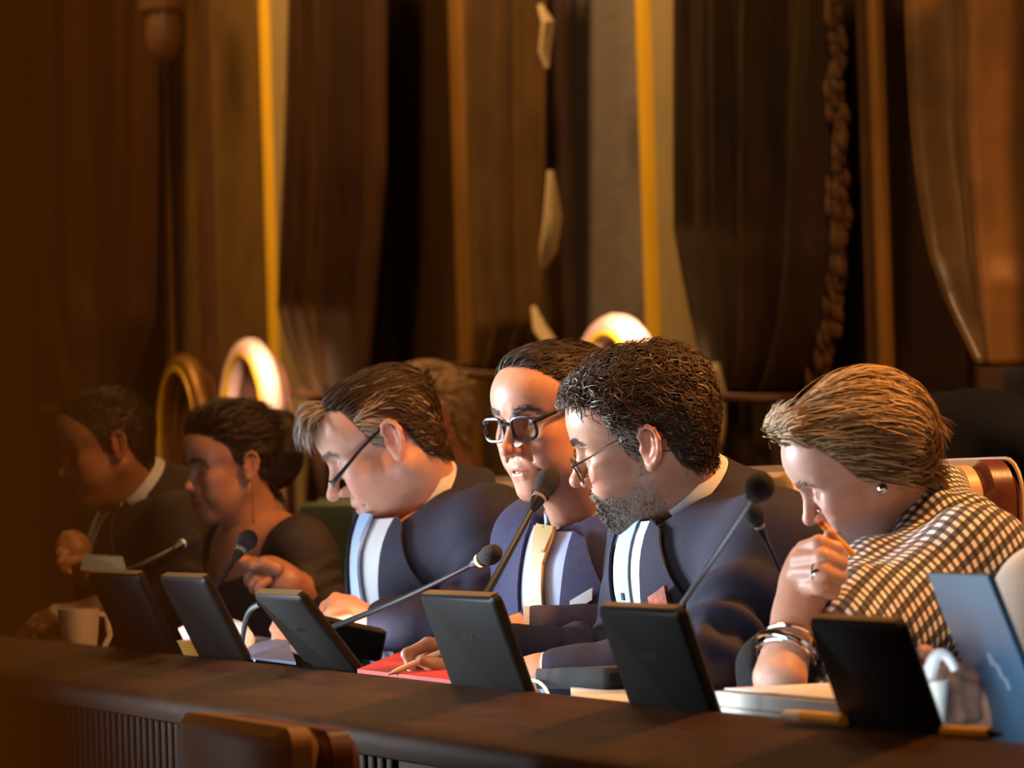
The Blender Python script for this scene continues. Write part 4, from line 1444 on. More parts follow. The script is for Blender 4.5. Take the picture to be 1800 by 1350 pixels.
add_hair(p5, 'hair', strands(H5, 10000, male_mask(line5), dir5,
                             lambda r: 0.014 + 0.022 * np.clip((r[:, 2] - 0.02) / 0.07, 0, 1),
                             colour_mix((0.046, 0.025, 0.014), (0.26, 0.23, 0.20), tmp5, 0.35), width=0.0008, steps=8,
                             lift=lambda r: 0.004 + 0.013 * np.clip((r[:, 2] - 0.03) / 0.07, 0, 1), curl=0.0022, curlf=170, jitter=0.42, seed=5))
# loose front tuft
add_hair(p5, 'hair_tuft', strands(H5, 900, lambda p: (np.abs(hair_line(p, line5) - 0.012) < 0.012) * (p[:, 0] > 0.060) * 1.0,
                                  lambda q, r, t: np.stack([np.full(len(q), 0.9), 0.3 * np.sign(r[:, 1]), np.full(len(q), 0.9 - 0.9 * t)], 1), lambda r: np.full(len(r), 0.026),
                                  colour_mix((0.045, 0.026, 0.017), (0.20, 0.17, 0.14), 0.2), width=0.0006, lift=0.018, curl=0.003, curlf=200, jitter=0.5, seed=15))
add_hair(p5, 'beard', strands(H5, 6500, lambda p: beard_mask(p) * (0.25 + 0.75 * np.clip((p[:, 0] - 0.045) / 0.03, 0, 1)) * (0.3 + 0.7 * np.clip((-0.045 - p[:, 2]) / 0.03, 0, 1)),
                              lambda q, r, t: np.stack([np.full(len(q), 0.15), 0.3 * np.sign(r[:, 1]), np.full(len(q), -1.0)], 1),
                              lambda r: 0.004 + 0.004 * np.clip((r[:, 0] - 0.06) / 0.03, 0, 1), colour_mix((0.46, 0.41, 0.36), (0.10, 0.075, 0.06), lambda r: 0.18 + 0.5 * np.exp(-((r[:, 0] - 0.095) / 0.02) ** 2), 0.35), width=0.0004, steps=3, lift=0.004, curl=0.0008, jitter=0.45, seed=6, full=True))
add_hair(p5, 'eyebrow', brows(H5, (0.07, 0.05, 0.04), 260))
glasses(p5, H5, M['frame_metal'], cz=-0.002, rim_r=0.0013, rw=0.024, rh=0.020, fx=0.108, temple_r=0.0011, temple_z=0.004, tilt=-0.16, square=2.1)
J5 = T5.core(SDF())
T5.sleeves(J5, EL, WL, ER, WR, seed=3, amp=0.010)
B5 = T5.core(SDF())
J5.post = lambda P, d: d + 0.0036 * vnoise(P, 21, 3)
cf5 = W(1128, 925, 5.2) - W(1246, 785, 5.26)
ax5 = np.cross(T5.lr, cf5); ax5 = -ax5 if ax5[2] < 0 else ax5
suit(p5, T5, J5, M['suit_navy'], M['shirt'], ax5, V=0.34, shirt_w=0.052, cc=W(1188, 852, 5.235), cfront=cf5, open_collar=True, placket=M['shirt_sky'], collar_r=0.068)
cuff(p5, EL, WL, M['shirt'], 0.035, 0.022)
cuff(p5, ER, WR, M['shirt'], 0.035, 0.022)
obj('pocket_square', drape(B5, quad_patch([T5.t(0, 0.076, -0.094), T5.t(0, 0.104, -0.084), T5.t(0, 0.106, -0.132), T5.t(0, 0.080, -0.132)], 8, 8), -T5.fwd, 0.016, 0.007), M['pocket_red'], p5, smooth=True)
for zz in (-0.09, -0.16, -0.23):
    b = drape(B5, quad_patch([T5.t(0, -0.0045, zz), T5.t(0, 0.0045, zz), T5.t(0, 0.0045, zz - 0.009), T5.t(0, -0.0045, zz - 0.009)], 4, 4), -T5.fwd, 0.009, 0.002)
    obj('shirt_button', b, M['seam'], p5, smooth=True)
legs(p5, T5, M['suit_navy'])


def dir_back(q, r, t):
    return np.stack([np.full(len(q), -0.9), 0.15 * np.sign(r[:, 1]), 0.1 - 0.9 * (r[:, 2] < 0.06)], 1)


def simple_suit_man(label, hd, pos, yaw, pitch, roll, scale, N, SL, SR, chest, belly, hip, arms, hands, m_jacket, m_shirt, collar, V=0.32, tie=None, shirt_w=0.05, seed=1, size=1.0, sr=0.058, cr=0.066):
    T = Torso(N, SL, SR, chest, belly, hip, size=size, shoulder_r=sr)
    H = Head(hd, pos, yaw, pitch, roll, scale, N)
    p = person(label, H, T, hands)
    J = T.core(SDF()); T.sleeves(J, *arms, seed=seed, amp=0.007)
    J.post = lambda P, d: d + 0.0034 * vnoise(P, 21, seed)
    cc, axis, cf = collar
    suit(p, T, J, m_jacket, m_shirt, axis, V=V, shirt_w=shirt_w, cc=cc, cfront=cf, tie=tie, collar_r=cr)
    EL, WL, ER, WR = arms
    cuff(p, EL, WL, m_shirt, 0.036, 0.022)
    cuff(p, ER, WR, m_shirt, 0.036, 0.022)
    legs(p, T, m_jacket)
    return p, H, T, J


def collar_from(nape, front, lr):
    a, b = W(*nape), W(*front)
    cf = b - a; ax = np.cross(lr, cf); ax = -ax if ax[2] < 0 else ax
    return (a + b) / 2, ax, cf


# ---- the man with dark-rimmed glasses and yellow tie --------------------------
N = W(1036, 890, 5.68)
SL, SR = W(1225, 962, 5.57), W(952, 948, 5.78)
hr = SDF(); hl = SDF()
hl.rc(W(990, 1113, 5.40), W(922, 1111, 5.38), 0.030, 0.026, 0.02)
hand_sdf(hl, frame(W(840, 1120, 5.40) - W(922, 1110, 5.38), np.array([-0.3, -0.4, 1.0])), W(918, 1110, 5.38), [(20, 20, 15)] * 4, mirror=-1)
line4 = [(a, b + (0.012 if a > 0.04 else 0)) for a, b in MALE_LINE]
p4, H4, T4, J4 = simple_suit_man('man in black square glasses, yellow tie and blue suit, sitting behind the bearded man',
    dict(skin=(0.55, 0.275, 0.17), line=line4, hair_col=(0.035, 0.020, 0.012), open=1, gaze=(1, 0.15, -0.35), nose=0.002, lip_amt=0.6, crown=0.80),
    W(981, 742, 5.6), 42, 11, 1, 0.935, N, SL, SR, W(1088, 1045, 5.68), W(1098, 1165, 5.72), W(1110, 1310, 5.8),
    (W(1175, 1128, 5.40), W(945, 1112, 5.39), W(945, 1120, 5.78), W(850, 1150, 5.62)), [hl], M['suit_blue'], M['shirt_blue'],
    (W(1034, 882, 5.68), np.array([-0.22, -0.2, 1.0]), np.array([-0.68, -0.73, -0.1])), V=0.36, tie=M['tie_yellow'], seed=12)
add_hair(p4, 'hair', strands(H4, 7000, male_mask(line4), lambda q, r, t: np.stack([np.full(len(q), -0.5), 0.7 - 0.5 * (r[:, 1] > 0.03), 0.05 - 0.9 * (r[:, 2] < 0.06)], 1),
                             lambda r: 0.014 + 0.03 * np.clip((r[:, 2] - 0.02) / 0.07, 0, 1), colour_mix((0.030, 0.018, 0.011), (0.10, 0.07, 0.05), 0.10), width=0.0007, steps=6,
                             lift=lambda r: 0.003 + 0.009 * np.clip((r[:, 2] - 0.03) / 0.07, 0, 1), jitter=0.18, seed=25))
add_hair(p4, 'eyebrow', brows(H4, (0.06, 0.04, 0.03), 240))
glasses(p4, H4, M['frame_dark'], cz=0.010, rim_r=0.0026, rw=0.025, rh=0.018, fx=0.105, temple_r=0.0024, temple_z=0.008, tilt=-0.05, square=3.2)
obj('pocket_square', drape(T4.core(SDF()), quad_patch([T4.t(0, 0.066, -0.100), T4.t(0, 0.098, -0.084), T4.t(0, 0.098, -0.100), T4.t(0, 0.066, -0.116)], 4, 8), -T4.fwd, 0.014, 0.003), M['shirt'], p4, smooth=True)

# ---- the silver-haired man reading a handheld -------------------------------------
N = W(732, 864, 6.14)
SL, SR = W(862, 930, 5.97), W(700, 908, 6.30)
hl = SDF()
hl.rc(W(735, 1094, 5.95), W(664, 1098, 5.95), 0.031, 0.027, 0.02)
hl.ell(W(618, 1080, 5.95), (0.042, 0.034, 0.020), 0.02, rot=frame(W(580, 1062, 5.95) - W(655, 1100, 5.95), np.array([-0.3, -0.6, 1.0])))
fingers(hl, [[(622, 1058, 6.0), (590, 1052, 5.99), (572, 1066, 5.98), (562, 1082, 5.97)],
             [(612, 1064, 5.97), (582, 1062, 5.96), (568, 1080, 5.95), (560, 1098, 5.94)],
             [(610, 1074, 5.94), (580, 1078, 5.93), (570, 1096, 5.92), (566, 1110, 5.91)],
             [(614, 1088, 5.91), (588, 1094, 5.90), (578, 1106, 5.90), (576, 1116, 5.89)]])
hr = SDF()
hr.rc(W(560, 1128, 6.15), W(530, 1122, 6.12), 0.028, 0.026, 0.02)
fingers(hr, [[(530, 1112, 6.10), (505, 1092, 6.08), (490, 1094, 6.06), (481, 1106, 6.05)],
             [(528, 1120, 6.09), (503, 1106, 6.06), (488, 1112, 6.04), (484, 1126, 6.03)],
             [(528, 1128, 6.08), (505, 1120, 6.05), (492, 1126, 6.03), (490, 1140, 6.02)]], scale=1.1)
line3 = [(-0.12, -0.062), (-0.06, -0.060), (-0.040, -0.045), (-0.030, -0.005), (-0.022, 0.030), (-0.004, 0.044), (0.008, 0.034), (0.012, 0.004), (0.022, 0.004), (0.028, 0.044), (0.038, 0.082), (0.060, 0.097), (0.078, 0.094), (0.10, 0.104)]
T3lr = SL - SR; T3lr /= np.linalg.norm(T3lr)
p3, H3, T3, J3 = simple_suit_man('silver-haired man with light blue tie bent low over a handheld, face brightly lit',
    dict(skin=(0.60, 0.32, 0.23), line=line3, hair_col=(0.07, 0.045, 0.028), nose=0.006, neck=0.051, lash_z=0.006, crown=0.80, back=0.88),
    W(686, 780, 6.1), 2, 31, -2, 1.0, N, SL, SR, W(770, 1020, 6.15), W(805, 1130, 6.25), W(850, 1290, 6.4),
    (W(880, 1080, 5.92), W(682, 1100, 5.95), W(690, 1085, 6.3), W(590, 1128, 6.2)), [hl, hr], M['suit_navy'], M['shirt'],
    collar_from((768, 797, 6.17), (688, 935, 6.1), T3lr), V=0.36, tie=M['tie_blue'], seed=22, shirt_w=0.075, sr=0.058, cr=0.070)
tmp3 = lambda r: np.clip((0.085 - r[:, 2]) / 0.03, 0, 1) * np.clip((r[:, 0] + 0.01) / 0.03, 0, 1) * 0.9 + 0.10
add_hair(p3, 'hair', strands(H3, 8000, male_mask(line3), dir_back, lambda r: 0.02 + 0.035 * np.clip((r[:, 2] - 0.02) / 0.07, 0, 1),
                             colour_mix((0.045, 0.025, 0.014), (0.36, 0.30, 0.24), lambda r: tmp3(r) - 0.06, 0.3), width=0.0008, steps=6,
                             lift=lambda r: 0.003 + 0.005 * np.clip((r[:, 2] - 0.03) / 0.07, 0, 1), jitter=0.15, seed=35))
add_hair(p3, 'hair_tuft', strands(H3, 900, lambda p: (p[:, 2] > 0.092) * (p[:, 0] > 0.050) * (np.abs(p[:, 1]) < 0.045) * 1.0,
                                  lambda q, r, t: np.stack([np.full(len(q), 1.0), 0.1 * np.sign(r[:, 1]), np.full(len(q), 0.9 - 1.5 * t)], 1), lambda r: np.full(len(r), 0.055),
                                  colour_mix((0.42, 0.36, 0.30), (0.12, 0.08, 0.05), 0.35), width=0.0007, lift=0.030, jitter=0.22, seed=36))
add_hair(p3, 'eyebrow', brows(H3, (0.22, 0.16, 0.12), 260))
glasses(p3, H3, M['frame_dark'], cz=-0.010, rim_r=0.0008, rw=0.024, rh=0.014, fx=0.112, temple_r=0.0026, temple_z=0.004, tilt=-0.1, square=2.6, half=True)

# ---- woman in black lace ------------------------------------------------------------
N = W(452, 908, 7.12)
T2 = Torso(N, W(528, 958, 6.95), W(412, 952, 7.26), W(474, 1035, 7.14), W(495, 1140, 7.2), W(520, 1270, 7.3), size=0.86, shoulder_r=0.046)
line2 = [(-0.12, -0.05), (-0.06, -0.045), (-0.035, -0.03), (-0.022, 0.03), (0.0, 0.045), (0.012, 0.010), (0.020, 0.010), (0.035, 0.055), (0.075, 0.086), (0.10, 0.097)]
H2 = Head(dict(skin=(0.42, 0.20, 0.12), line=line2, hair_col=(0.012, 0.007, 0.004), nose=-0.004, jaw=0.92, neck=0.045, cheek=0.95, crown=0.9, lip=(0.30, 0.09, 0.08)), W(408, 824, 7.08), 27, 10, -1, 0.84, N)
hw = SDF()
hw.rc(W(556, 1046, 6.93), W(508, 1024, 6.86), 0.034, 0.026, 0.02)
hw.ell(W(484, 1008, 6.85), (0.040, 0.030, 0.018), 0.02, rot=frame(W(460, 995, 6.85) - W(510, 1024, 6.86), np.array([-0.3, -0.7, 0.6])))
fingers(hw, [[(466, 994, 6.86), (446, 988, 6.85), (432, 984, 6.84), (421, 984, 6.83)],
             [(462, 1000, 6.84), (446, 1002, 6.83), (436, 1012, 6.83), (434, 1024, 6.83)],
             [(464, 1010, 6.83), (450, 1016, 6.82), (442, 1026, 6.82), (444, 1038, 6.82)],
             [(470, 1020, 6.82), (458, 1028, 6.81), (452, 1036, 6.81), (456, 1046, 6.81)]], scale=0.95)
fingers(hw, [[(486, 1000, 6.82), (462, 990, 6.81), (444, 994, 6.81), (430, 992, 6.82)]], rad=(0.014, 0.011, 0.0095, 0.008))
# the shoulders and upper chest are bare
bare = SDF()
bare.rc(N - T2.up * 0.07, T2.SL, 0.050, 0.046, 0.04).rc(N - T2.up * 0.07, T2.SR, 0.050, 0.046, 0.04)
bare.ell(T2.chest + T2.up * 0.03, (0.098, 0.14, 0.13), 0.04, rot=T2.B)
p2 = person('dark-haired woman in black lace top with hair pinned up, hand raised to her microphone', H2, T2, [hw, bare])
add_hair(p2, 'hair', strands(H2, 5000, male_mask(line2), lambda q, r, t: np.stack([np.full(len(q), -0.9), 0.1 * np.sign(r[:, 1]), np.full(len(q), 0.2) - 0.3 * (r[:, 2] < 0.05)], 1),
                             lambda r: np.full(len(r), 0.085), colour_mix((0.022, 0.012, 0.007), (0.05, 0.028, 0.015), 0.2), width=0.0012, steps=7, lift=lambda r: 0.006 + 0.026 * np.clip((r[:, 2] - 0.02) / 0.07, 0, 1), jitter=0.2, curl=0.003, curlf=80, seed=45))
bun = SDF(); bun.ell(H2.w((-0.115, 0, 0.045)), (0.058, 0.055, 0.055), 0.02).ell(H2.w((-0.105, 0, -0.010)), (0.045, 0.050, 0.05), 0.03)
bun.post = lambda P, d: d + 0.004 * vnoise(P, 90, 2)
V, Q = surface_net(bun, 0.005)
add_hair(p2, 'hair_bun', (V, Q, np.tile([0.016, 0.009, 0.005], (len(V), 1))))
add_hair(p2, 'eyebrow', brows(H2, (0.02, 0.012, 0.008), 200))
D2 = T2.core(SDF()); T2.sleeves(D2, W(566, 1062, 6.95), W(535, 1035, 6.9), W(440, 1075, 7.2), W(400, 1110, 7.1), r=(0.05, 0.046, 0.036), seed=41)
D2.ell(N - T2.up * 0.035 + T2.fwd * 0.02, (0.13, 0.135, 0.075), 0.01, rot=T2.B, op='-')
V, Q = surface_net(D2, 0.007); obj('lace_top', (V, Q), M['lace'], p2, smooth=True, autos=False)
e = H2.w((-0.006, 0.083, -0.032)); mb = MB(); mb.lathe(e + np.array([0, 0, 0.004]), (0, 0, -1), [(0.0008, 0), (0.0012, 0.01), (0.0012, 0.06), (0.0028, 0.075), (0.0008, 0.08)], 8)
obj('earring', mb, M['brass'], p2, smooth=True)
legs(p2, T2, M['suit_black'])

# ---- man in black suit, far left -----------------------------------------------------
N = W(238, 866, 7.65)
SL, SR = W(318, 925, 7.47), W(200, 912, 7.84)
T1lr = SL - SR; T1lr /= np.linalg.norm(T1lr)
hl = SDF(); hl.rc(W(200, 1075, 7.45), W(165, 1072, 7.42), 0.03, 0.026, 0.02)
hand_sdf(hl, frame(W(120, 1080, 7.42) - W(170, 1072, 7.42), np.array([-0.2, -0.4, 1.0])), W(170, 1072, 7.42), [(20, 20, 15)] * 4, mirror=-1)
hk = SDF()
hk.rc(W(160, 1020, 7.6), W(135, 990, 7.55), 0.028, 0.025, 0.02)
hk.ell(W(126, 968, 7.53), (0.036, 0.034, 0.040), 0.02)
fingers(hk, [[(136, 948, 7.55), (112, 944, 7.53), (104, 958, 7.52), (114, 970, 7.52)], [(138, 958, 7.53), (110, 958, 7.51), (102, 972, 7.50), (112, 984, 7.50)],
             [(138, 970, 7.52), (110, 974, 7.50), (104, 988, 7.49), (114, 996, 7.49)], [(138, 984, 7.51), (116, 990, 7.49), (110, 1000, 7.49), (120, 1006, 7.49)]], scale=1.0)
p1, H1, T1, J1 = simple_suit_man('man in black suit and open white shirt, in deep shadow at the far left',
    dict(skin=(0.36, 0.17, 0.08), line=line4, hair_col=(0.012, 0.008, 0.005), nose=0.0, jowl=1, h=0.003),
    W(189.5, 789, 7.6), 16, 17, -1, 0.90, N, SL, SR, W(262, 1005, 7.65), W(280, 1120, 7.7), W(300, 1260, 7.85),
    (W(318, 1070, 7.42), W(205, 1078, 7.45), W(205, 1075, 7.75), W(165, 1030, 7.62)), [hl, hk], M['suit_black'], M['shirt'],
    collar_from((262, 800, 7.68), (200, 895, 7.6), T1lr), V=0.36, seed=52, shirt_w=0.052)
add_hair(p1, 'hair', strands(H1, 3000, male_mask(line4), dir_back, lambda r: np.full(len(r), 0.025), colour_mix((0.015, 0.010, 0.007), (0.06, 0.045, 0.03), 0.1), width=0.0012, steps=4, lift=0.006, jitter=0.2, seed=55))

# ---- man in the second row, behind the silver-haired man ------------------------------------
N = W(782, 842, 9.05)
Tb = Torso(N, W(832, 885, 8.9), W(748, 878, 9.25), W(805, 945, 9.05), W(815, 1030, 9.1), W(825, 1125, 9.2))
lineb = MALE_LINE
Hb = Head(dict(skin=(0.40, 0.2, 0.12), line=lineb, hair_col=(0.16, 0.10, 0.055), h=0.004), W(752, 742, 9.0), 20, 14, 0, 1.0, N)
pb = person('grey-blond man of the second row, hair showing behind the silver-haired man', Hb, Tb, [])
add_hair(pb, 'hair', strands(Hb, 3500, male_mask(lineb), dir_back, lambda r: np.full(len(r), 0.045), colour_mix((0.34, 0.22, 0.12), (0.55, 0.40, 0.26), 0.4), width=0.0014, steps=5, lift=0.014, jitter=0.22, seed=65))
Jb = Tb.core(SDF()); Tb.sleeves(Jb, W(845, 985, 8.85), W(790, 1040, 8.8), W(740, 985, 9.3), W(720, 1040, 9.1), seed=61)
V, Q = surface_net(Jb, 0.010); obj('jacket', (V, Q), M['suit_black'], pb, smooth=True, autos=False)
legs(pb, Tb, M['suit_black'])

# ---- blond woman in the checked scarf ------------------------------------------------------
N = W(1598, 925, 4.86)
T6 = Torso(N, W(1712, 1000, 4.66), W(1585, 985, 4.98), W(1642, 1128, 4.86), W(1655, 1230, 4.92), W(1690, 1370, 5.05), size=0.88, shoulder_r=0.052)
line6 = [(-0.12, -0.075), (-0.06, -0.07), (-0.03, -0.05), (-0.015, -0.02), (0.010, -0.02), (0.022, 0.0), (0.034, 0.045), (0.050, 0.078), (0.072, 0.096), (0.10, 0.100)]
H6 = Head(dict(skin=(0.60, 0.34, 0.25), line=line6, hair_col=(0.17, 0.10, 0.05), nose=-0.001, jaw=0.92, neck=0.046, lip=(0.45, 0.17, 0.16), lash_z=0.006, crown=0.87, no_ear=1), W(1521, 818, 4.75), 3, 33, -10, 0.83, N)
EL, WL = W(1372, 1195, 4.40), W(1398, 1078, 4.45)
hf = SDF()
hf.rc(W(1371, 1192, 4.40), W(1400, 1075, 4.45), 0.0315, 0.0230, 0.02)
hf.ell(W(1424, 1010, 4.475), (0.030, 0.030, 0.040), 0.02)
hf.rc(W(1400, 1078, 4.45), W(1410, 1035, 4.465), 0.0235, 0.026, 0.02)
fingers(hf, [[(1413, 966, 4.46), (1440, 956, 4.43), (1470, 966, 4.44), (1480, 976, 4.47)],
             [(1404, 984, 4.45), (1446, 980, 4.415), (1476, 990, 4.44), (1470, 998, 4.47)],
             [(1402, 1006, 4.45), (1444, 1005, 4.410), (1474, 1014, 4.44), (1466, 1020, 4.47)],
             [(1406, 1028, 4.45), (1438, 1030, 4.415), (1462, 1038, 4.44), (1456, 1042, 4.47)]], rad=(0.0105, 0.0098, 0.0090, 0.0078))
fingers(hf, [[(1430, 1010, 4.50), (1446, 985, 4.50), (1456, 960, 4.49), (1460, 940, 4.485)]], rad=(0.014, 0.0115, 0.0098, 0.0080))
p6 = person('blond woman with black and white checked scarf and silver bangles, fist held to her mouth', H6, T6, [hf])


def dir6(q, r, t):
    front = (r[:, 0] > 0.045)[:, None]
    side = np.stack([np.full(len(q), -0.85), 0.1 * np.sign(r[:, 1]), np.full(len(q), -0.30 - 0.5 * t)], 1)
    fr = np.stack([np.full(len(q), -0.75), 0.45 * np.sign(r[:, 1] + 0.02), 0.12 + np.full(len(q), -0.35 * t)], 1)
    return np.where(front, fr, side)


blond = colour_mix((0.42, 0.29, 0.15), (0.10, 0.058, 0.028), lambda r: np.clip(0.22 + 0.30 * (r[:, 2] < 0.03) + 0.45 * vnoise(r * np.array([0.4, 1, 1]), 120, 3), 0, 1), 0.35)
add_hair(p6, 'hair', strands(H6, 8000, lambda p: male_mask(line6)(p), dir6, lambda r: 0.07 + 0.06 * np.clip((r[:, 2] - 0.0) / 0.09, 0, 1),
                             blond, width=0.0010, steps=10, lift=lambda r: 0.010 + 0.012 * np.clip((r[:, 2] - 0.0) / 0.08, 0, 1), jitter=0.13, curl=0.0016, curlf=60, seed=75))
add_hair(p6, 'fringe_lock', strands(H6, 1500, lambda p: (np.abs(hair_line(p, line6) - 0.012) < 0.014) * (p[:, 0] > 0.055) * 1.0,
                                    lambda q, r, t: np.stack([np.full(len(q), 0.75 - 0.9 * t), 0.5 * np.ones(len(q)), np.full(len(q), 1.5 - 1.0 * t)], 1), lambda r: np.full(len(r), 0.050),
                                    colour_mix((0.58, 0.44, 0.27), (0.25, 0.16, 0.08), 0.25), width=0.0010, lift=0.034, jitter=0.16, seed=76))
add_hair(p6, 'nape_lock', strands(H6, 900, lambda p: (p[:, 0] < -0.04) * (p[:, 2] < -0.005) * (p[:, 2] > -0.07) * 1.0,
                                  lambda q, r, t: np.stack([np.full(len(q), -0.9), 0.1 * np.sign(r[:, 1]), np.full(len(q), -0.6 + 1.0 * t)], 1), lambda r: np.full(len(r), 0.055),
                                  colour_mix((0.26, 0.15, 0.07), (0.12, 0.07, 0.035), 0.4), width=0.0010, lift=0.026, jitter=0.2, seed=77))
add_hair(p6, 'eyebrow', brows(H6, (0.25, 0.15, 0.09), 200))
e = H6.w((-0.003, 0.087, -0.026)); mb = MB(); mb.lathe(e - np.array([0.004, 0.004, 0]), (0.3, -1, 0), [(0.003, -0.006), (0.0065, -0.003), (0.0075, 0.0), (0.006, 0.004), (0.001, 0.006)], 12)
obj('earring', mb, M['silver'], p6, smooth=True)
S6 = SDF()
T6.core(S6, inset=-0.012, k=0.05)
S6.chain(px([(1655, 872, 4.93), (1700, 940, 4.80), (1650, 1005, 4.70), (1575, 1052, 4.68), (1515, 1072, 4.74)]), [0.034, 0.042, 0.046, 0.044, 0.030], 0.03)
S6.chain(px([(1650, 862, 4.93), (1632, 915, 4.78), (1612, 992, 4.72), (1560, 1045, 4.70)]), [0.026, 0.034, 0.036, 0.032], 0.02)
S6.rc(T6.SL, W(1745, 1120, 4.62), 0.062, 0.058, 0.04)
S6.rc(T6.SL, W(1545, 1125, 4.52), 0.068, 0.062, 0.04)
S6.chain(px([(1535, 1020, 4.70), (1505, 1090, 4.62), (1462, 1205, 4.52)]), [0.050, 0.055, 0.036], 0.03)
S6.chain(px([(1520, 1075, 4.54), (1490, 1130, 4.46), (1462, 1212, 4.43)]), [0.050, 0.040, 0.026], 0.03)
S6.rc(W(1590, 1085, 4.70), W(1570, 1200, 4.66), 0.062, 0.08, 0.04)


def sfold(P, d):
    q = P - N
    return d + 0.006 * np.sin(q @ np.array([30, -14, 46]) + 1.5 * vnoise(P, 9, 3)) * (0.5 + 0.5 * vnoise(P, 7, 8)) + 0.002 * vnoise(P, 40, 2)


S6.post = sfold
V, Q = surface_net(S6, 0.0055)
o = obj('checked_scarf', (V, Q), M['check'], p6, smooth=True, autos=False)
hv = V @ np.array([DV[0], DV[1], 0]); hu = V @ np.array([DU[0], DU[1], 0])
wob = 0.012 * vnoise(V, 7, 5)
ca, sa = math.cos(0.40), math.sin(0.40)
cu6 = to_uv(T6.chest)
arc = np.arctan2(V[:, 2] - (cu6[2] - 0.05), cu6[0] + 0.05 - hu)
X_, Z_ = hv + wob, 0.20 * arc + wob
uv = np.stack([(X_ * ca + Z_ * sa) / 0.0105, (-X_ * sa + Z_ * ca) / 0.0105, np.zeros(len(V))], 1)
at_ = o.data.attributes.new('check_uv', 'FLOAT_VECTOR', 'POINT'); at_.data.foreach_set('vector', uv.astype(np.float32).ravel())
K6 = SDF(); K6.chain([T6.SL, W(1550, 1150, 4.54), W(1400, 1190, 4.46)], [0.046, 0.046, 0.050], 0.03)
K6.rc(T6.SR, W(1480, 1200, 5.0), 0.05, 0.05, 0.03).rc(W(1480, 1200, 5.0), W(1370, 1210, 4.9), 0.05, 0.04, 0.03)
K6.rc(W(1352, 1168, 4.46), W(1350, 1200, 4.46), 0.038, 0.036, 0.03).rc(W(1430, 1130, 4.50), W(1425, 1190, 4.48), 0.034, 0.04, 0.03)
K6.rc(EL + (WL - EL) * 0.2, EL + (WL - EL) * 0.9, 0.038, 0.038, 0.004, op='-')
K6.post = lambda P, d: d + 0.005 * vnoise(P, 60, 4)
V, Q = surface_net(K6, 0.0055); obj('black_sleeve', (V, Q), M['black_knit'], p6, smooth=True, autos=False)
cb = W(1384, 1140, 4.425); ax = W(1400, 1078, 4.45) - W(1374, 1196, 4.40); ax /= np.linalg.norm(ax)
for k, (dx, tl, rr, th) in enumerate(((0.0, (0.14, -0.1, 0), 0.034, 0.0042), (-0.008, (0.30, 0.05, 0), 0.036, 0.0026), (0.009, (-0.05, 0.1, 0), 0.033, 0.0026), (-0.014, (0.10, 0.2, 0), 0.0345, 0.0020))):
    a2 = ax + np.array(tl); a2 /= np.linalg.norm(a2); b1 = np.cross(a2, [0, 1, 0]); b1 /= np.linalg.norm(b1); b2 = np.cross(a2, b1)
    ring = [cb + ax * dx + rr * (math.cos(t) * b1 + math.sin(t) * b2) for t in np.linspace(0, 2 * math.pi, 37)[:-1]]
    tube_obj('bangle', ring, th, M['silver'], p6, 8, closed=True)
rc_ = W(1436, 1006, 4.412); b1 = np.array([0, -0.3, 1.0]); b1 /= np.linalg.norm(b1); b2 = np.cross(b1, W(1474, 1014, 4.44) - W(1402, 1006, 4.45)); b2 /= np.linalg.norm(b2)
tube_obj('finger_ring', [W(1430, 1006, 4.418) + 0.0108 * (math.cos(t) * b1 + math.sin(t) * b2) for t in np.linspace(0, 2 * math.pi, 25)[:-1]], 0.0016, M['silver'], p6, 6, closed=True)
mb = MB(); mb.lathe(rc_ + np.array([-0.002, -0.011, 0]), (0, -1, 0.2), [(0.002, -0.002), (0.004, 0), (0.0042, 0.002), (0.001, 0.004)], 8); obj('ring_stone', mb, M['silver'], p6, smooth=True)
legs(p6, T6, M['suit_black'])

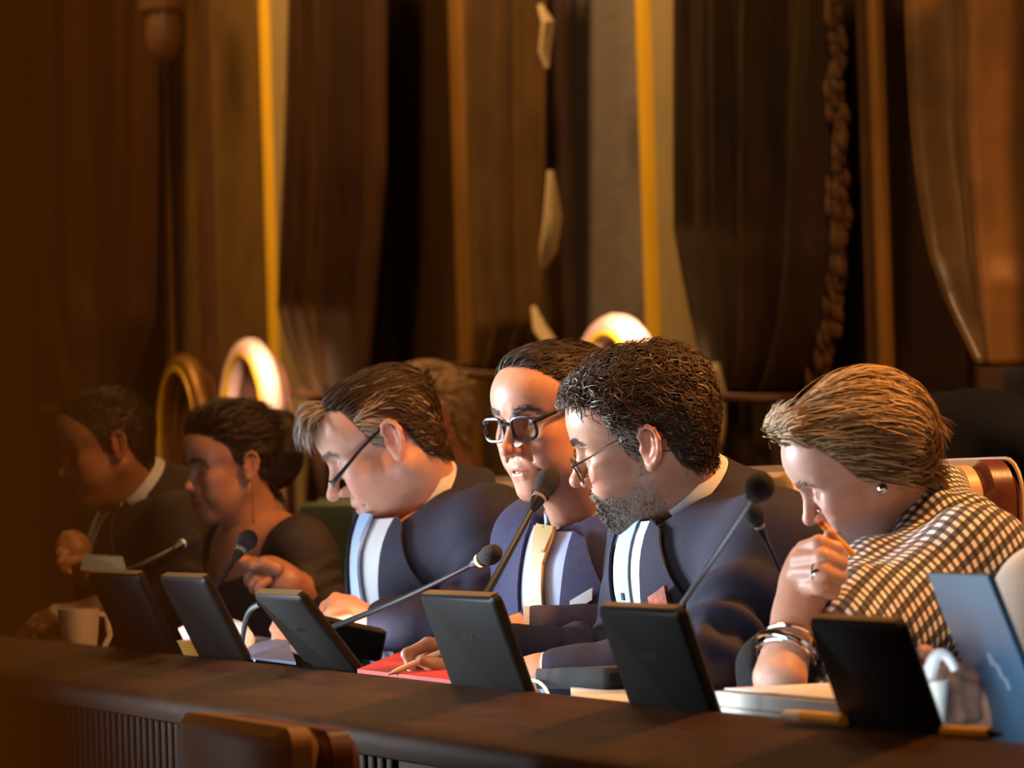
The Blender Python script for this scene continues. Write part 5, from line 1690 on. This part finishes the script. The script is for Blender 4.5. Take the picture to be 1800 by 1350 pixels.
# ------------------------------------------------------------------ chairs of the row
def council_chair(u_near, label, v=2.62, top=1.08, front=None, shell=None, group='leather chairs behind the row', wd=0.23):
    front = front or M['leather']; shell = shell or M['burgundy']
    uc = u_near + wd
    root = thing('council_chair', label, 'chair', UV(uc, v - 0.15, 0), group)
    Z = np.array([0, 0, 1.0]); A = UV(1, 0, 0); Bv = UV(0, 1, 0)
    c = UV(uc, v, (top + 0.52) / 2); hh = (top - 0.52) / 2
    mb = MB(); mb.rbox(c + Bv * 0.030, [A, Z, Bv], (wd, hh, 0.032), 0.05, 6); obj('back_shell', mb, shell, root, smooth=True)
    mb = MB(); mb.rbox(c - Bv * 0.012, [A, Z, Bv], (wd - 0.008, hh - 0.008, 0.018), 0.045, 6); obj('back_cushion', mb, front, root, smooth=True)
    ring = []
    for qx, qz, a0 in ((1, 1, 0), (-1, 1, 90), (-1, -1, 180), (1, -1, 270)):
        for i in range(6):
            a = math.radians(a0 + 18 * i); ring.append(c + Bv * 0.058 + A * (qx * (wd - 0.05) + 0.05 * math.cos(a)) + Z * (qz * (hh - 0.05) + 0.05 * math.sin(a)))
    tube_obj('piping', ring, 0.0035, M['stitch'], root, 6, closed=True)
    mb = MB(); mb.rbox(UV(uc, v - 0.26, 0.46), [A, Bv, Z], (wd, 0.23, 0.04), 0.05, 5); obj('seat', mb, shell, root, smooth=True)
    for s_ in (-1, 1):
        mb = MB(); mb.tube([UV(uc + s_ * (wd + 0.015), v, 0.66), UV(uc + s_ * (wd + 0.015), v - 0.30, 0.66), UV(uc + s_ * (wd + 0.015), v - 0.33, 0.62), UV(uc + s_ * (wd + 0.015), v - 0.33, 0.46)], 0.016, 8)
        obj('armrest', mb, shell, root, smooth=True)
    mb = MB(); mb.lathe(UV(uc, v - 0.26, 0.06), (0, 0, 1), [(0.03, 0), (0.03, 0.36)], 12); obj('column', mb, M['steel'], root, smooth=True)
    for k in range(5):
        a = 2 * math.pi * k / 5
        p = UV(uc, v - 0.26, 0.08)
        mb = MB(); mb.tube([p, p + np.array([math.cos(a) * 0.27, math.sin(a) * 0.27, -0.055])], [0.022, 0.014], 8); obj('leg', mb, M['steel'], root, smooth=True)
        mb = MB(); mb.lathe(p + np.array([math.cos(a) * 0.27, math.sin(a) * 0.27, -0.08]), (0, 0, 1), [(0.012, 0), (0.022, 0.008), (0.022, 0.03), (0.010, 0.04)], 10); obj('caster', mb, M['plastic'], root, smooth=True)
    return root


cu = lambda x, y=850, v=2.60: to_uv(at_v(x, y, v))[0]
council_chair(cu(1712), 'beige and burgundy leather chair behind the blond woman\'s shoulder')
council_chair(cu(1402), 'beige leather chair, only its corner showing between bearded man and blond woman')
council_chair(cu(936), 'beige leather chair showing between the silver-haired man and the man with yellow tie')
council_chair(cu(642), 'empty teal leather chair between the woman in lace and the silver-haired man', top=1.05, front=M['teal'], shell=M['teal'])
council_chair(cu(440, 850, 2.75), 'dark chair behind the woman in lace', v=2.78, top=1.0, front=M['burgundy'])
council_chair(cu(230, 850, 2.75), 'dark chair behind the man in black suit', v=2.78, top=1.0, front=M['burgundy'])

# foreground chair on the public side of the desk
t_ = to_uv(at_v(495, 1277, 1.20)); ur = t_[0]; ul = to_uv(at_v(305, 1268, 1.20))[0]
root = thing('public_chair', 'tan leather chair in front of the desk at the bottom left', 'chair', UV((ur + ul) / 2, 1.1, 0))
wd = abs(ul - ur) / 2; uc = (ul + ur) / 2; top = (t_[2] + to_uv(at_v(305, 1268, 1.20))[2]) / 2 + 0.004
Z = np.array([0, 0, 1.0]); A = UV(1, 0, 0); Bv = UV(0, 1, 0)
mb = MB(); mb.rbox(UV(uc, 1.222, top - 0.22), [A, Z, Bv], (wd, 0.22, 0.022), 0.022, 6); obj('back_panel', mb, M['tan_leather'], root, smooth=True)
mb = MB(); mb.rbox(UV(uc, 1.265, top - 0.225), [A, Z, Bv], (wd + 0.004, 0.22, 0.022), 0.03, 6); obj('back_cushion', mb, M['burgundy'], root, smooth=True)
mb = MB(); mb.rbox(UV(uc, 1.05, 0.43), [A, Bv, Z], (wd, 0.20, 0.035), 0.04, 5); obj('seat', mb, M['burgundy'], root, smooth=True)
for a in (-1, 1):
    for b in (0.88, 1.24):
        mb = MB(); mb.tube([UV(uc + a * (wd - 0.03), b, 0.0), UV(uc + a * (wd - 0.03), b, 0.42)], 0.013, 8); obj('leg', mb, M['steel'], root, smooth=True)


# ------------------------------------------------------------------ microphones
def bez(p, n=18):
    p = np.asarray(p, float); t = np.linspace(0, 1, n)[:, None]
    if len(p) == 3: return (1 - t) ** 2 * p[0] + 2 * t * (1 - t) * p[1] + t * t * p[2]
    return (1 - t) ** 3 * p[0] + 3 * t * (1 - t) ** 2 * p[1] + 3 * t * t * (1 - t) * p[2] + t ** 3 * p[3]


def microphone(pts, label, ring=None, hr=0.012, hl=0.038, r=0.0042, vbase=1.80, foam=None, base=True):
    """pts: world points along the gooseneck, the last one where the head starts; it rises from a block on the worktop"""
    pts = [np.asarray(p, float) for p in pts]
    b = to_uv(pts[0]); foot = UV(b[0], max(b[1], 1.745), 0.745)
    root = thing('microphone', label, 'microphone', foot, 'gooseneck microphones on the desk')
    mb = MB(); mb.rbox(foot + np.array([0, 0, 0.012]), [UV(1, 0, 0), UV(0, 1, 0), np.array([0, 0, 1.0])], (0.045, 0.03, 0.012), 0.008); obj('base', mb, M['mic'], root, smooth=True)
    lead = bez([foot + np.array([0, 0, 0.022]), foot * 0.5 + pts[0] * 0.5 + np.array([0, 0, 0.02]), pts[0]], 8)
    path = np.concatenate([lead[:-1], np.asarray(pts)])
    tube_obj('gooseneck', path, [r * 1.25] * len(lead[:-1]) + list(np.linspace(r * 1.2, r * 0.85, len(pts))), M['mic'], root)
    d = pts[-1] - pts[-2]; d /= np.linalg.norm(d)
    mb = MB(); mb.lathe(pts[-1] - d * 0.020, d, [(r, 0), (r * 1.9, 0.012), (r * 2.1, 0.020)], 14); obj('sleeve', mb, M['mic'], root, smooth=True)
    mb = MB(); mb.lathe(pts[-1], d, [(r * 2.15, 0), (r * 2.25, 0.001), (r * 2.25, 0.007), (r * 2.1, 0.008)], 18); obj('ring', mb, ring or M['dim_ring'], root, smooth=True)
    prof = [(hr * 0.75, 0.007)] + [(hr * math.sin(a), 0.007 + hl * 0.5 - hl * 0.5 * math.cos(a)) for a in np.linspace(0.75, math.pi - 0.02, 10)]
    mb = MB(); mb.lathe(pts[-1], d, prof, 18); obj('foam_head', mb, foam or M['foam'], root, smooth=True)
    return root


microphone(bez([at_v(580, 1104, 1.80), at_v(700, 1060, 1.84), at_v(842, 986, 1.90)]), 'gooseneck microphone with glowing red ring, in front of the silver-haired man', ring=M['red_ring'], hr=0.0145, hl=0.042)
microphone(bez([at_v(846, 1060, 1.74), at_v(900, 965, 1.79), at_v(946, 878, 1.84)]), 'black gooseneck microphone standing below the yellow-tie man\'s chin', hr=0.0165, hl=0.046, r=0.0045)
microphone(bez([at_v(1195, 1068, 1.76), at_v(1270, 960, 1.74), at_v(1326, 872, 1.72)]), 'thin gooseneck microphone crossing the bearded man\'s sleeve, tilted right', hr=0.016, hl=0.036, r=0.0030)
microphone(bez([at_v(1392, 1045, 2.00), at_v(1365, 990, 1.98), at_v(1336, 926, 1.95)]), 'thin gooseneck microphone tilted left, half hidden behind the blond woman\'s fist', hr=0.014, hl=0.030, r=0.0030)
microphone(bez([at_v(372, 1040, 1.76), at_v(395, 1010, 1.79), at_v(421, 970, 1.82)]), 'small black gooseneck microphone at the woman in lace\'s fingertips', hr=0.017, hl=0.036, r=0.004)
microphone(bez([at_v(224, 1002, 1.80), at_v(270, 985, 1.84), at_v(318, 957, 1.90)]), 'gooseneck microphone with bluish ring, between the man in black and the woman in lace', ring=M['blue_ring'], hr=0.017, hl=0.042, r=0.004)
tag(tube_obj('cable', bez([at_v(456, 1062, 1.76), at_v(424, 1072, 1.76), at_v(432, 1110, 1.75), at_v(418, 1168, 1.745)]), 0.0045, M['mic'], None), 'black cable looping down beside the tablet below the silver-haired man', 'cable')

# ------------------------------------------------------------------ things on the desk


def slab(name, corners, th, m, label=None, cat=None, parent=None, up=(0, 0, 1)):
    c = np.asarray(corners, float)
    mb = MB(); n = np.asarray(up, float)
    mb.add(np.concatenate([c, c - n * th]), [(0, 1, 2, 3), (7, 6, 5, 4), (0, 4, 5, 1), (1, 5, 6, 2), (2, 6, 7, 3), (3, 7, 4, 0)])
    o = obj(name, mb, m, parent)
    if label: tag(o, label, cat)
    return o


slab('folder', [at_h(628, 1176, 0.815), at_h(800, 1196, 0.815), at_h(800, 1118, 0.835), at_h(768, 1120, 0.835)], 0.006, M['red_folder'], 'bright red card folder under the bearded man\'s pen hand', 'folder')
r_ = thing('stylus', 'white stylus pen held in the bearded man\'s right hand', 'pen', W(680, 1186, 5.16))
a, b = W(682, 1186, 5.165), W(800, 1136, 5.20)
tube_obj('barrel', [a + (b - a) * t for t in (0.10, 0.2, 0.6, 1.0)], [0.0035, 0.0042, 0.0042, 0.0040], M['white_plastic'], r_)
tube_obj('tip', [a, a + (b - a) * 0.10], [0.0008, 0.0034], M['white_plastic'], r_)
# handheld of the silver-haired man
r_ = thing('smartphone', 'dark smartphone with lit screen in the silver-haired man\'s hand', 'phone', W(615, 1125, 5.86))
ax = frame(W(560, 1112, 5.86) - W(650, 1132, 5.86), W(640, 900, 6.05) - W(610, 1120, 5.86))
mb = MB(); mb.rbox(W(612, 1122, 5.87), [ax[:, 0], ax[:, 1], ax[:, 2]], (0.055, 0.035, 0.005), 0.008); obj('casing', mb, M['plastic'], r_, smooth=True)
mb = MB(); mb.rbox(W(612, 1122, 5.87) + ax[:, 2] * 0.0055, [ax[:, 0], ax[:, 1], ax[:, 2]], (0.050, 0.031, 0.0006), 0.006); obj('screen', mb, M['screen_phone'] if 'screen_phone' in M else M['screen'], r_)
mb = MB(); mb.boxw(W(612, 1122, 5.87) - ax[:, 0] * 0.0555, ax.T, (0.001, 0.030, 0.004)); obj('metal_edge', mb, M['silver'], r_)
# sheet of paper under his other hand
slab('blue_card', [at_h(412, 1150, 0.815), at_h(520, 1164, 0.815), at_h(505, 1125, 0.835), at_h(425, 1115, 0.835)], 0.004, M['blue_card'], 'slate blue card lying left of the silver-haired man\'s fingers', 'paper')
mb = MB(); c = at_v(430, 1130, 1.78); mb.tube([at_v(410, 1092, 1.80), at_v(424, 1104, 1.79), at_v(434, 1124, 1.78), at_v(430, 1146, 1.77), at_v(440, 1160, 1.76)], [0.004, 0.010, 0.013, 0.013, 0.008], 8)
tag(obj('paper_roll', mb, M['paper'], smooth=True), 'white curled paper edge beside the black cable', 'paper')
# wallet and letters
r_ = thing('wallet', 'black leather wallet with a crumpled paper corner, by the bearded man\'s cuff', 'wallet', at_h(1050, 1215, 0.80))
wl_ = at_v(992, 1190, 1.86); wr_ = at_v(1130, 1190, 1.86); cw = (wl_ + wr_) / 2
ax = frame(wr_ - wl_, (0, 0, 1.0))
mb = MB(); mb.rbox(cw, ax.T, (np.linalg.norm(wr_ - wl_) / 2, 0.05, 0.013), 0.012); obj('cover', mb, M['black_knit'], r_, smooth=True)
mb = MB(); P = poly_patch([at_v(990, 1182, 1.84), at_v(1000, 1195, 1.83), at_v(1012, 1206, 1.84)], [at_v(1008, 1176, 1.85), at_v(1016, 1188, 1.82), at_v(1018, 1204, 1.85)], 8, 5); mb.grid(P, 0.001, np.array([0, 0, 1.0]))
obj('paper_corner', mb, M['cord'], r_, smooth=True)
for k, (m_, dy) in enumerate((('paper', 0), ('paper_blue', 6), ('paper', 10))):
    slab('letter', [at_h(1004 + k * 6, 1222 + dy * 0.4, 0.806 - k * 0.006), at_h(1124, 1240, 0.806 - k * 0.006), at_h(1124, 1212, 0.806 - k * 0.006), at_h(1003 + k * 10, 1208, 0.806 - k * 0.006)], 0.004, M[m_],
         ['topmost white letter in the small pile under the black wallet', 'bluish letter in the middle of the pile under the wallet', 'lowest white letter of the pile under the wallet'][k], 'letter')['group'] = 'letters under the wallet'
slab('support_pile', [at_h(1010, 1230, 0.786), at_h(1130, 1244, 0.786), at_h(1126, 1216, 0.786), at_h(1006, 1214, 0.786)], 0.041, M['grey_card'], 'grey document box carrying the letters and wallet', 'box')
# the grey stack beside the woman
ua, ub = to_uv(at_v(1246, 1230, 1.735))[0], to_uv(at_v(1484, 1250, 1.735))[0]
r_ = thing('document_stack', 'grey-beige stack of bound documents in front of the blond woman\'s elbow', 'documents', UV((ua + ub) / 2, 1.86, 0.745))
for k in range(5):
    mb = MB(); e = 0.002 * ((k * 7) % 3); h0 = 0.745 + k * 0.0165
    mb.box(min(ua, ub) + e, max(ua, ub) - e, 1.735 + e, 2.0, h0 + 0.0004, h0 + 0.0160); obj('bound_document', mb, M['grey_card'], r_)
mb = MB(); mb.box(min(ua, ub) + 0.03, max(ua, ub) - 0.01, 1.75, 2.01, 0.8285, 0.830); obj('loose_sheet', mb, M['paper'], r_)
r_ = thing('highlighter', 'yellow highlighter pen lying on the ledge by the grey documents', 'pen', at_h(1440, 1262, 0.813))
a, b = at_h(1375, 1256, 0.817), at_h(1484, 1266, 0.817)
tube_obj('barrel', [a + (b - a) * t for t in (0.35, 1.0)], [0.0065, 0.0065], M['yellow'], r_)
tube_obj('cap', [a + (b - a) * t for t in (0.0, 0.05, 0.35)], [0.002, 0.005, 0.0066], M['white_plastic'], r_)
a, b = at_h(1660, 1286, 0.815), at_h(1762, 1290, 0.817)
r_ = thing('marker', 'yellow marker lying on the ledge below the right-hand white bottle', 'pen', (a + b) / 2)
tube_obj('barrel', [a, a + (b - a) * 0.8], 0.006, M['yellow'], r_); tube_obj('nib', [a + (b - a) * 0.8, b], [0.005, 0.0015], M['plastic'], r_)
# white cord of the bearded man's earphones
tag(tube_obj('earphone_cord', bez([at_v(918, 1204, 1.80), at_v(935, 1186, 1.80), at_v(960, 1200, 1.80), at_v(966, 1228, 1.78)]), 0.0022, M['white_plastic'], None), 'thin white cord looped beside the bearded man\'s wrist', 'cord')
# pencil in the woman's fist
r_ = thing('pencil', 'yellow pencil held between the blond woman\'s lips and fist', 'pencil', W(1470, 950, 4.49))
a, b = W(1446, 922, 4.485), W(1500, 975, 4.50)
tube_obj('shaft', [a, b], 0.0042, M['yellow'], r_, 6)
tube_obj('eraser', [a - (b - a) * 0.12, a], 0.0042, M['pocket_red'], r_)

# mug, cards and block at the far left
c = at_v(138, 1118, 1.82); r_ = thing('mug', 'white mug with handle on the desk at the far left', 'mug', np.array([c[0], c[1], 0.745]))
mh = at_v(138, 1070, 1.82)[2] - 0.745
mb = MB(); mb.lathe(np.array([c[0], c[1], 0.745]), (0, 0, 1), [(0.024, 0), (0.027, 0.004), (0.036, mh * 0.6), (0.040, mh), (0.037, mh), (0.033, mh * 0.6), (0.022, 0.01)], 24); obj('cup', mb, M['ceramic'], r_, smooth=True)
hd = np.array([0.9, 0.1, 0]) * 0.03
hp = np.array([c[0], c[1], 0.745])
tube_obj('handle', [hp + hd * 1.1 + np.array([0, 0, mh * 0.92]), hp + hd * 1.9 + np.array([0, 0, mh * 0.86]), hp + hd * 2.1 + np.array([0, 0, mh * 0.55]), hp + hd * 1.6 + np.array([0, 0, mh * 0.3]), hp + hd * 0.9 + np.array([0, 0, mh * 0.25])], 0.006, M['ceramic'], r_)
a = at_v(140, 1002, 1.84); b = at_v(222, 1002, 1.84); t1, t2 = at_v(146, 974, 1.86), at_v(214, 978, 1.86)
slab('blue_lit_sheet', [a, b, t2, t1], 0.003, M['paper_blue'], 'blue-lit sheet standing over the far left tablet', 'paper', up=(0.3, -0.95, 0.1))  # blue light falling on the sheet is given by its paper colour
a = at_v(312, 1105, 1.78); b = at_v(326, 1098, 1.78); c_ = at_v(338, 1124, 1.78); d_ = at_v(322, 1124, 1.78)
slab('pink_lit_card', [a, b, c_, d_], 0.003, mat('pink_lit_card', (0.75, 0.36, 0.30), 0.6), 'small pink-lit card wedged between the two far left tablets', 'card', up=(-0.3, -0.9, 0.1))  # pink light on the card is painted as its colour
q = to_uv(at_v(327, 1136, 1.77)); mb = MB(); mb.box(q[0] - 0.02, q[0] + 0.02, 1.75, 1.79, 0.745, to_uv(at_v(327, 1126, 1.77))[2])
tag(obj('wooden_block', mb, M['gilt_dim']), 'small ochre box under the pink-lit card', 'box')

# ------------------------------------------------------------------ right edge: laptop lid, bottle, hands
tl, tr = W(1630, 1008, 4.02), W(1735, 1012, 3.84)
br, bl = W(1862, 1330, 3.80), W(1750, 1318, 3.98)
tr2 = tr
r_ = thing('laptop', 'blue metal laptop lid raised at the right edge before the checked scarf', 'laptop', (br + bl) / 2)
nrm = np.cross(tr - tl, bl - tl); nrm /= np.linalg.norm(nrm)
if np.dot(nrm, CAMP - tl) < 0: nrm = -nrm
mb = MB(); cc_ = (tl + tr + br + bl) / 4
P = np.zeros((8, 8, 3))
for i in range(8):
    for j in range(8):
        s_, t = i / 7, j / 7
        P[i, j] = (tl * (1 - t) + tr * t) * (1 - s_) + (bl * (1 - t) + br * t) * s_
mb.grid(P, 0.007, nrm); obj('lid', mb, M['blue_lid'], r_)
mb = MB(); mb.grid(cc_ + (P - cc_) * 0.92 - nrm * 0.0075, 0.0008, nrm); obj('screen', mb, M['screen_dim'], r_)
lg = MB()
for (x, y, dx, dy) in ((1737, 1148, 8, 22), (1752, 1166, 6, 26), (1766, 1190, 6, 20)):
    s0 = (y - 1010) / 312.0
    L0 = tl + (bl - tl) * s0; R0 = tr + (br - tr) * s0
    k = (x - (1630 + 120 * s0)) / 108.0
    o0 = L0 + (R0 - L0) * k; u1 = (R0 - L0) * dx / 108.0; v1 = (bl - tl) * dy / 312.0
    lg.grid(np.array([[o0, o0 + u1], [o0 + v1, o0 + u1 + v1]]) + nrm * 0.0012, 0.001, nrm)
o = obj('maker_mark', lg, M['logo_pale'] if 'logo_pale' in M else M['logo'], r_); o['kind'] = 'stuff'
ax = frame(tr - tl, (0, 0, 1.0)); base_c = (br + bl) / 2
mb = MB(); mb.rbox(base_c + ax[:, 1] * 0.11 - np.array([0, 0, 0.0]), ax.T, (np.linalg.norm(tr - tl) / 2, 0.11, 0.008), 0.012); obj('keyboard_base', mb, M['blue_lid'], r_, smooth=True)

bz = 3.90
c = W(1640, 1290, bz); topc = W(1632, 1196, bz); d = topc - c; hgt = np.linalg.norm(d)
r_ = thing('bottle', 'cream squeeze bottle with bent white nozzle held by the hands at the right edge', 'bottle', c)
mb = MB(); mb.lathe(c, d, [(0.010, 0), (0.013, 0.003), (0.0165, hgt * 0.5), (0.021, hgt * 0.98), (0.016, hgt)], 20); obj('body', mb, M['white_plastic'], r_, smooth=True)
tube_obj('nozzle', bez([W(1634, 1196, bz), W(1640, 1130, bz), W(1668, 1145, bz), W(1678, 1178, bz)]), np.linspace(0.008, 0.0045, 18), mat('clear_nozzle', (0.62, 0.62, 0.60), 0.25), r_)

# the person who holds it sits outside the picture; only sleeve and hands reach in
N = W(2120, 905, 4.25)
T7 = Torso(N, W(2230, 1000, 4.06), W(2080, 975, 4.42), W(2140, 1110, 4.25), W(2160, 1240, 4.3), W(2190, 1390, 4.42), size=0.9, shoulder_r=0.054)
H7 = Head(dict(skin=(0.52, 0.28, 0.19), line=MALE_LINE, hair_col=(0.05, 0.03, 0.02), h=0.004), W(2060, 800, 4.15), 0, 20, 0, 0.92, N)
hh = SDF()
hh.rc(W(1790, 1255, 4.02), W(1745, 1240, 3.99), 0.030, 0.028, 0.02)
hh.ell(W(1714, 1226, 3.985), (0.026, 0.024, 0.026), 0.02)
fingers(hh, [[(1712, 1192, 3.97), (1678, 1178, 3.955), (1655, 1186, 3.95), (1640, 1200, 3.955)],
             [(1708, 1212, 3.96), (1676, 1204, 3.945), (1652, 1212, 3.94), (1638, 1224, 3.95)],
             [(1706, 1234, 3.96), (1678, 1232, 3.945), (1656, 1240, 3.94), (1644, 1250, 3.95)],
             [(1708, 1254, 3.96), (1684, 1258, 3.945), (1666, 1264, 3.94), (1654, 1270, 3.95)]])
hg = SDF()
hg.rc(W(1640, 1190, 4.12), W(1660, 1220, 4.15), 0.026, 0.030, 0.02)
fingers(hg, [[(1640, 1190, 4.10), (1618, 1170, 4.07), (1604, 1160, 4.05), (1596, 1152, 4.04)],
             [(1646, 1196, 4.08), (1626, 1186, 4.04), (1614, 1180, 4.02), (1606, 1176, 4.01)],
             [(1648, 1170, 4.10), (1634, 1156, 4.06), (1626, 1148, 4.04), (1620, 1146, 4.03)]])
p7 = person('person at the right edge of the picture, only hands and cream sleeve in view', H7, T7, [hh, hg])
add_hair(p7, 'hair', strands(H7, 1500, male_mask(MALE_LINE), dir_back, lambda r: np.full(len(r), 0.04), colour_mix((0.06, 0.04, 0.025), (0.1, 0.07, 0.04), 0.2), width=0.0016, steps=4, lift=0.008, seed=85))
J7 = T7.core(SDF())
J7.chain([T7.SL, W(2060, 1230, 3.95), W(1830, 1262, 4.0)], [0.055, 0.054, 0.038], 0.03)
J7.chain([T7.SR, W(1850, 1060, 4.20), W(1838, 1180, 4.22)], [0.055, 0.060, 0.040], 0.03)
V, Q = surface_net(J7, 0.008); obj('cream_sweater', (V, Q), M['cream_wool'], p7, smooth=True, autos=False)
legs(p7, T7, M['suit_black'])

# dark coat left over a chair of the second row
council_chair(cu(1712, 800, 3.2) + 0.05, 'dark second-row chair carrying the navy coat', v=3.25, top=1.12, front=M['burgundy'], group='second row chairs')
cs = SDF(); q = to_uv(at_v(1700, 780, 3.2))
cs.rc(UV(q[0] - 0.16, 3.27, 1.10), UV(q[0] + 0.22, 3.27, 1.12), 0.07, 0.085, 0.05).ell(UV(q[0] + 0.03, 3.25, 0.95), (0.24, 0.12, 0.26), 0.06)
cs.post = lambda P, d: d + 0.012 * vnoise(P, 18, 9)
V, Q = surface_net(cs, 0.012); tag(obj('coat', (V, Q), M['navy_cloth'], None, smooth=True, autos=False), 'dark navy coat thrown over a chair behind the blond woman', 'coat')
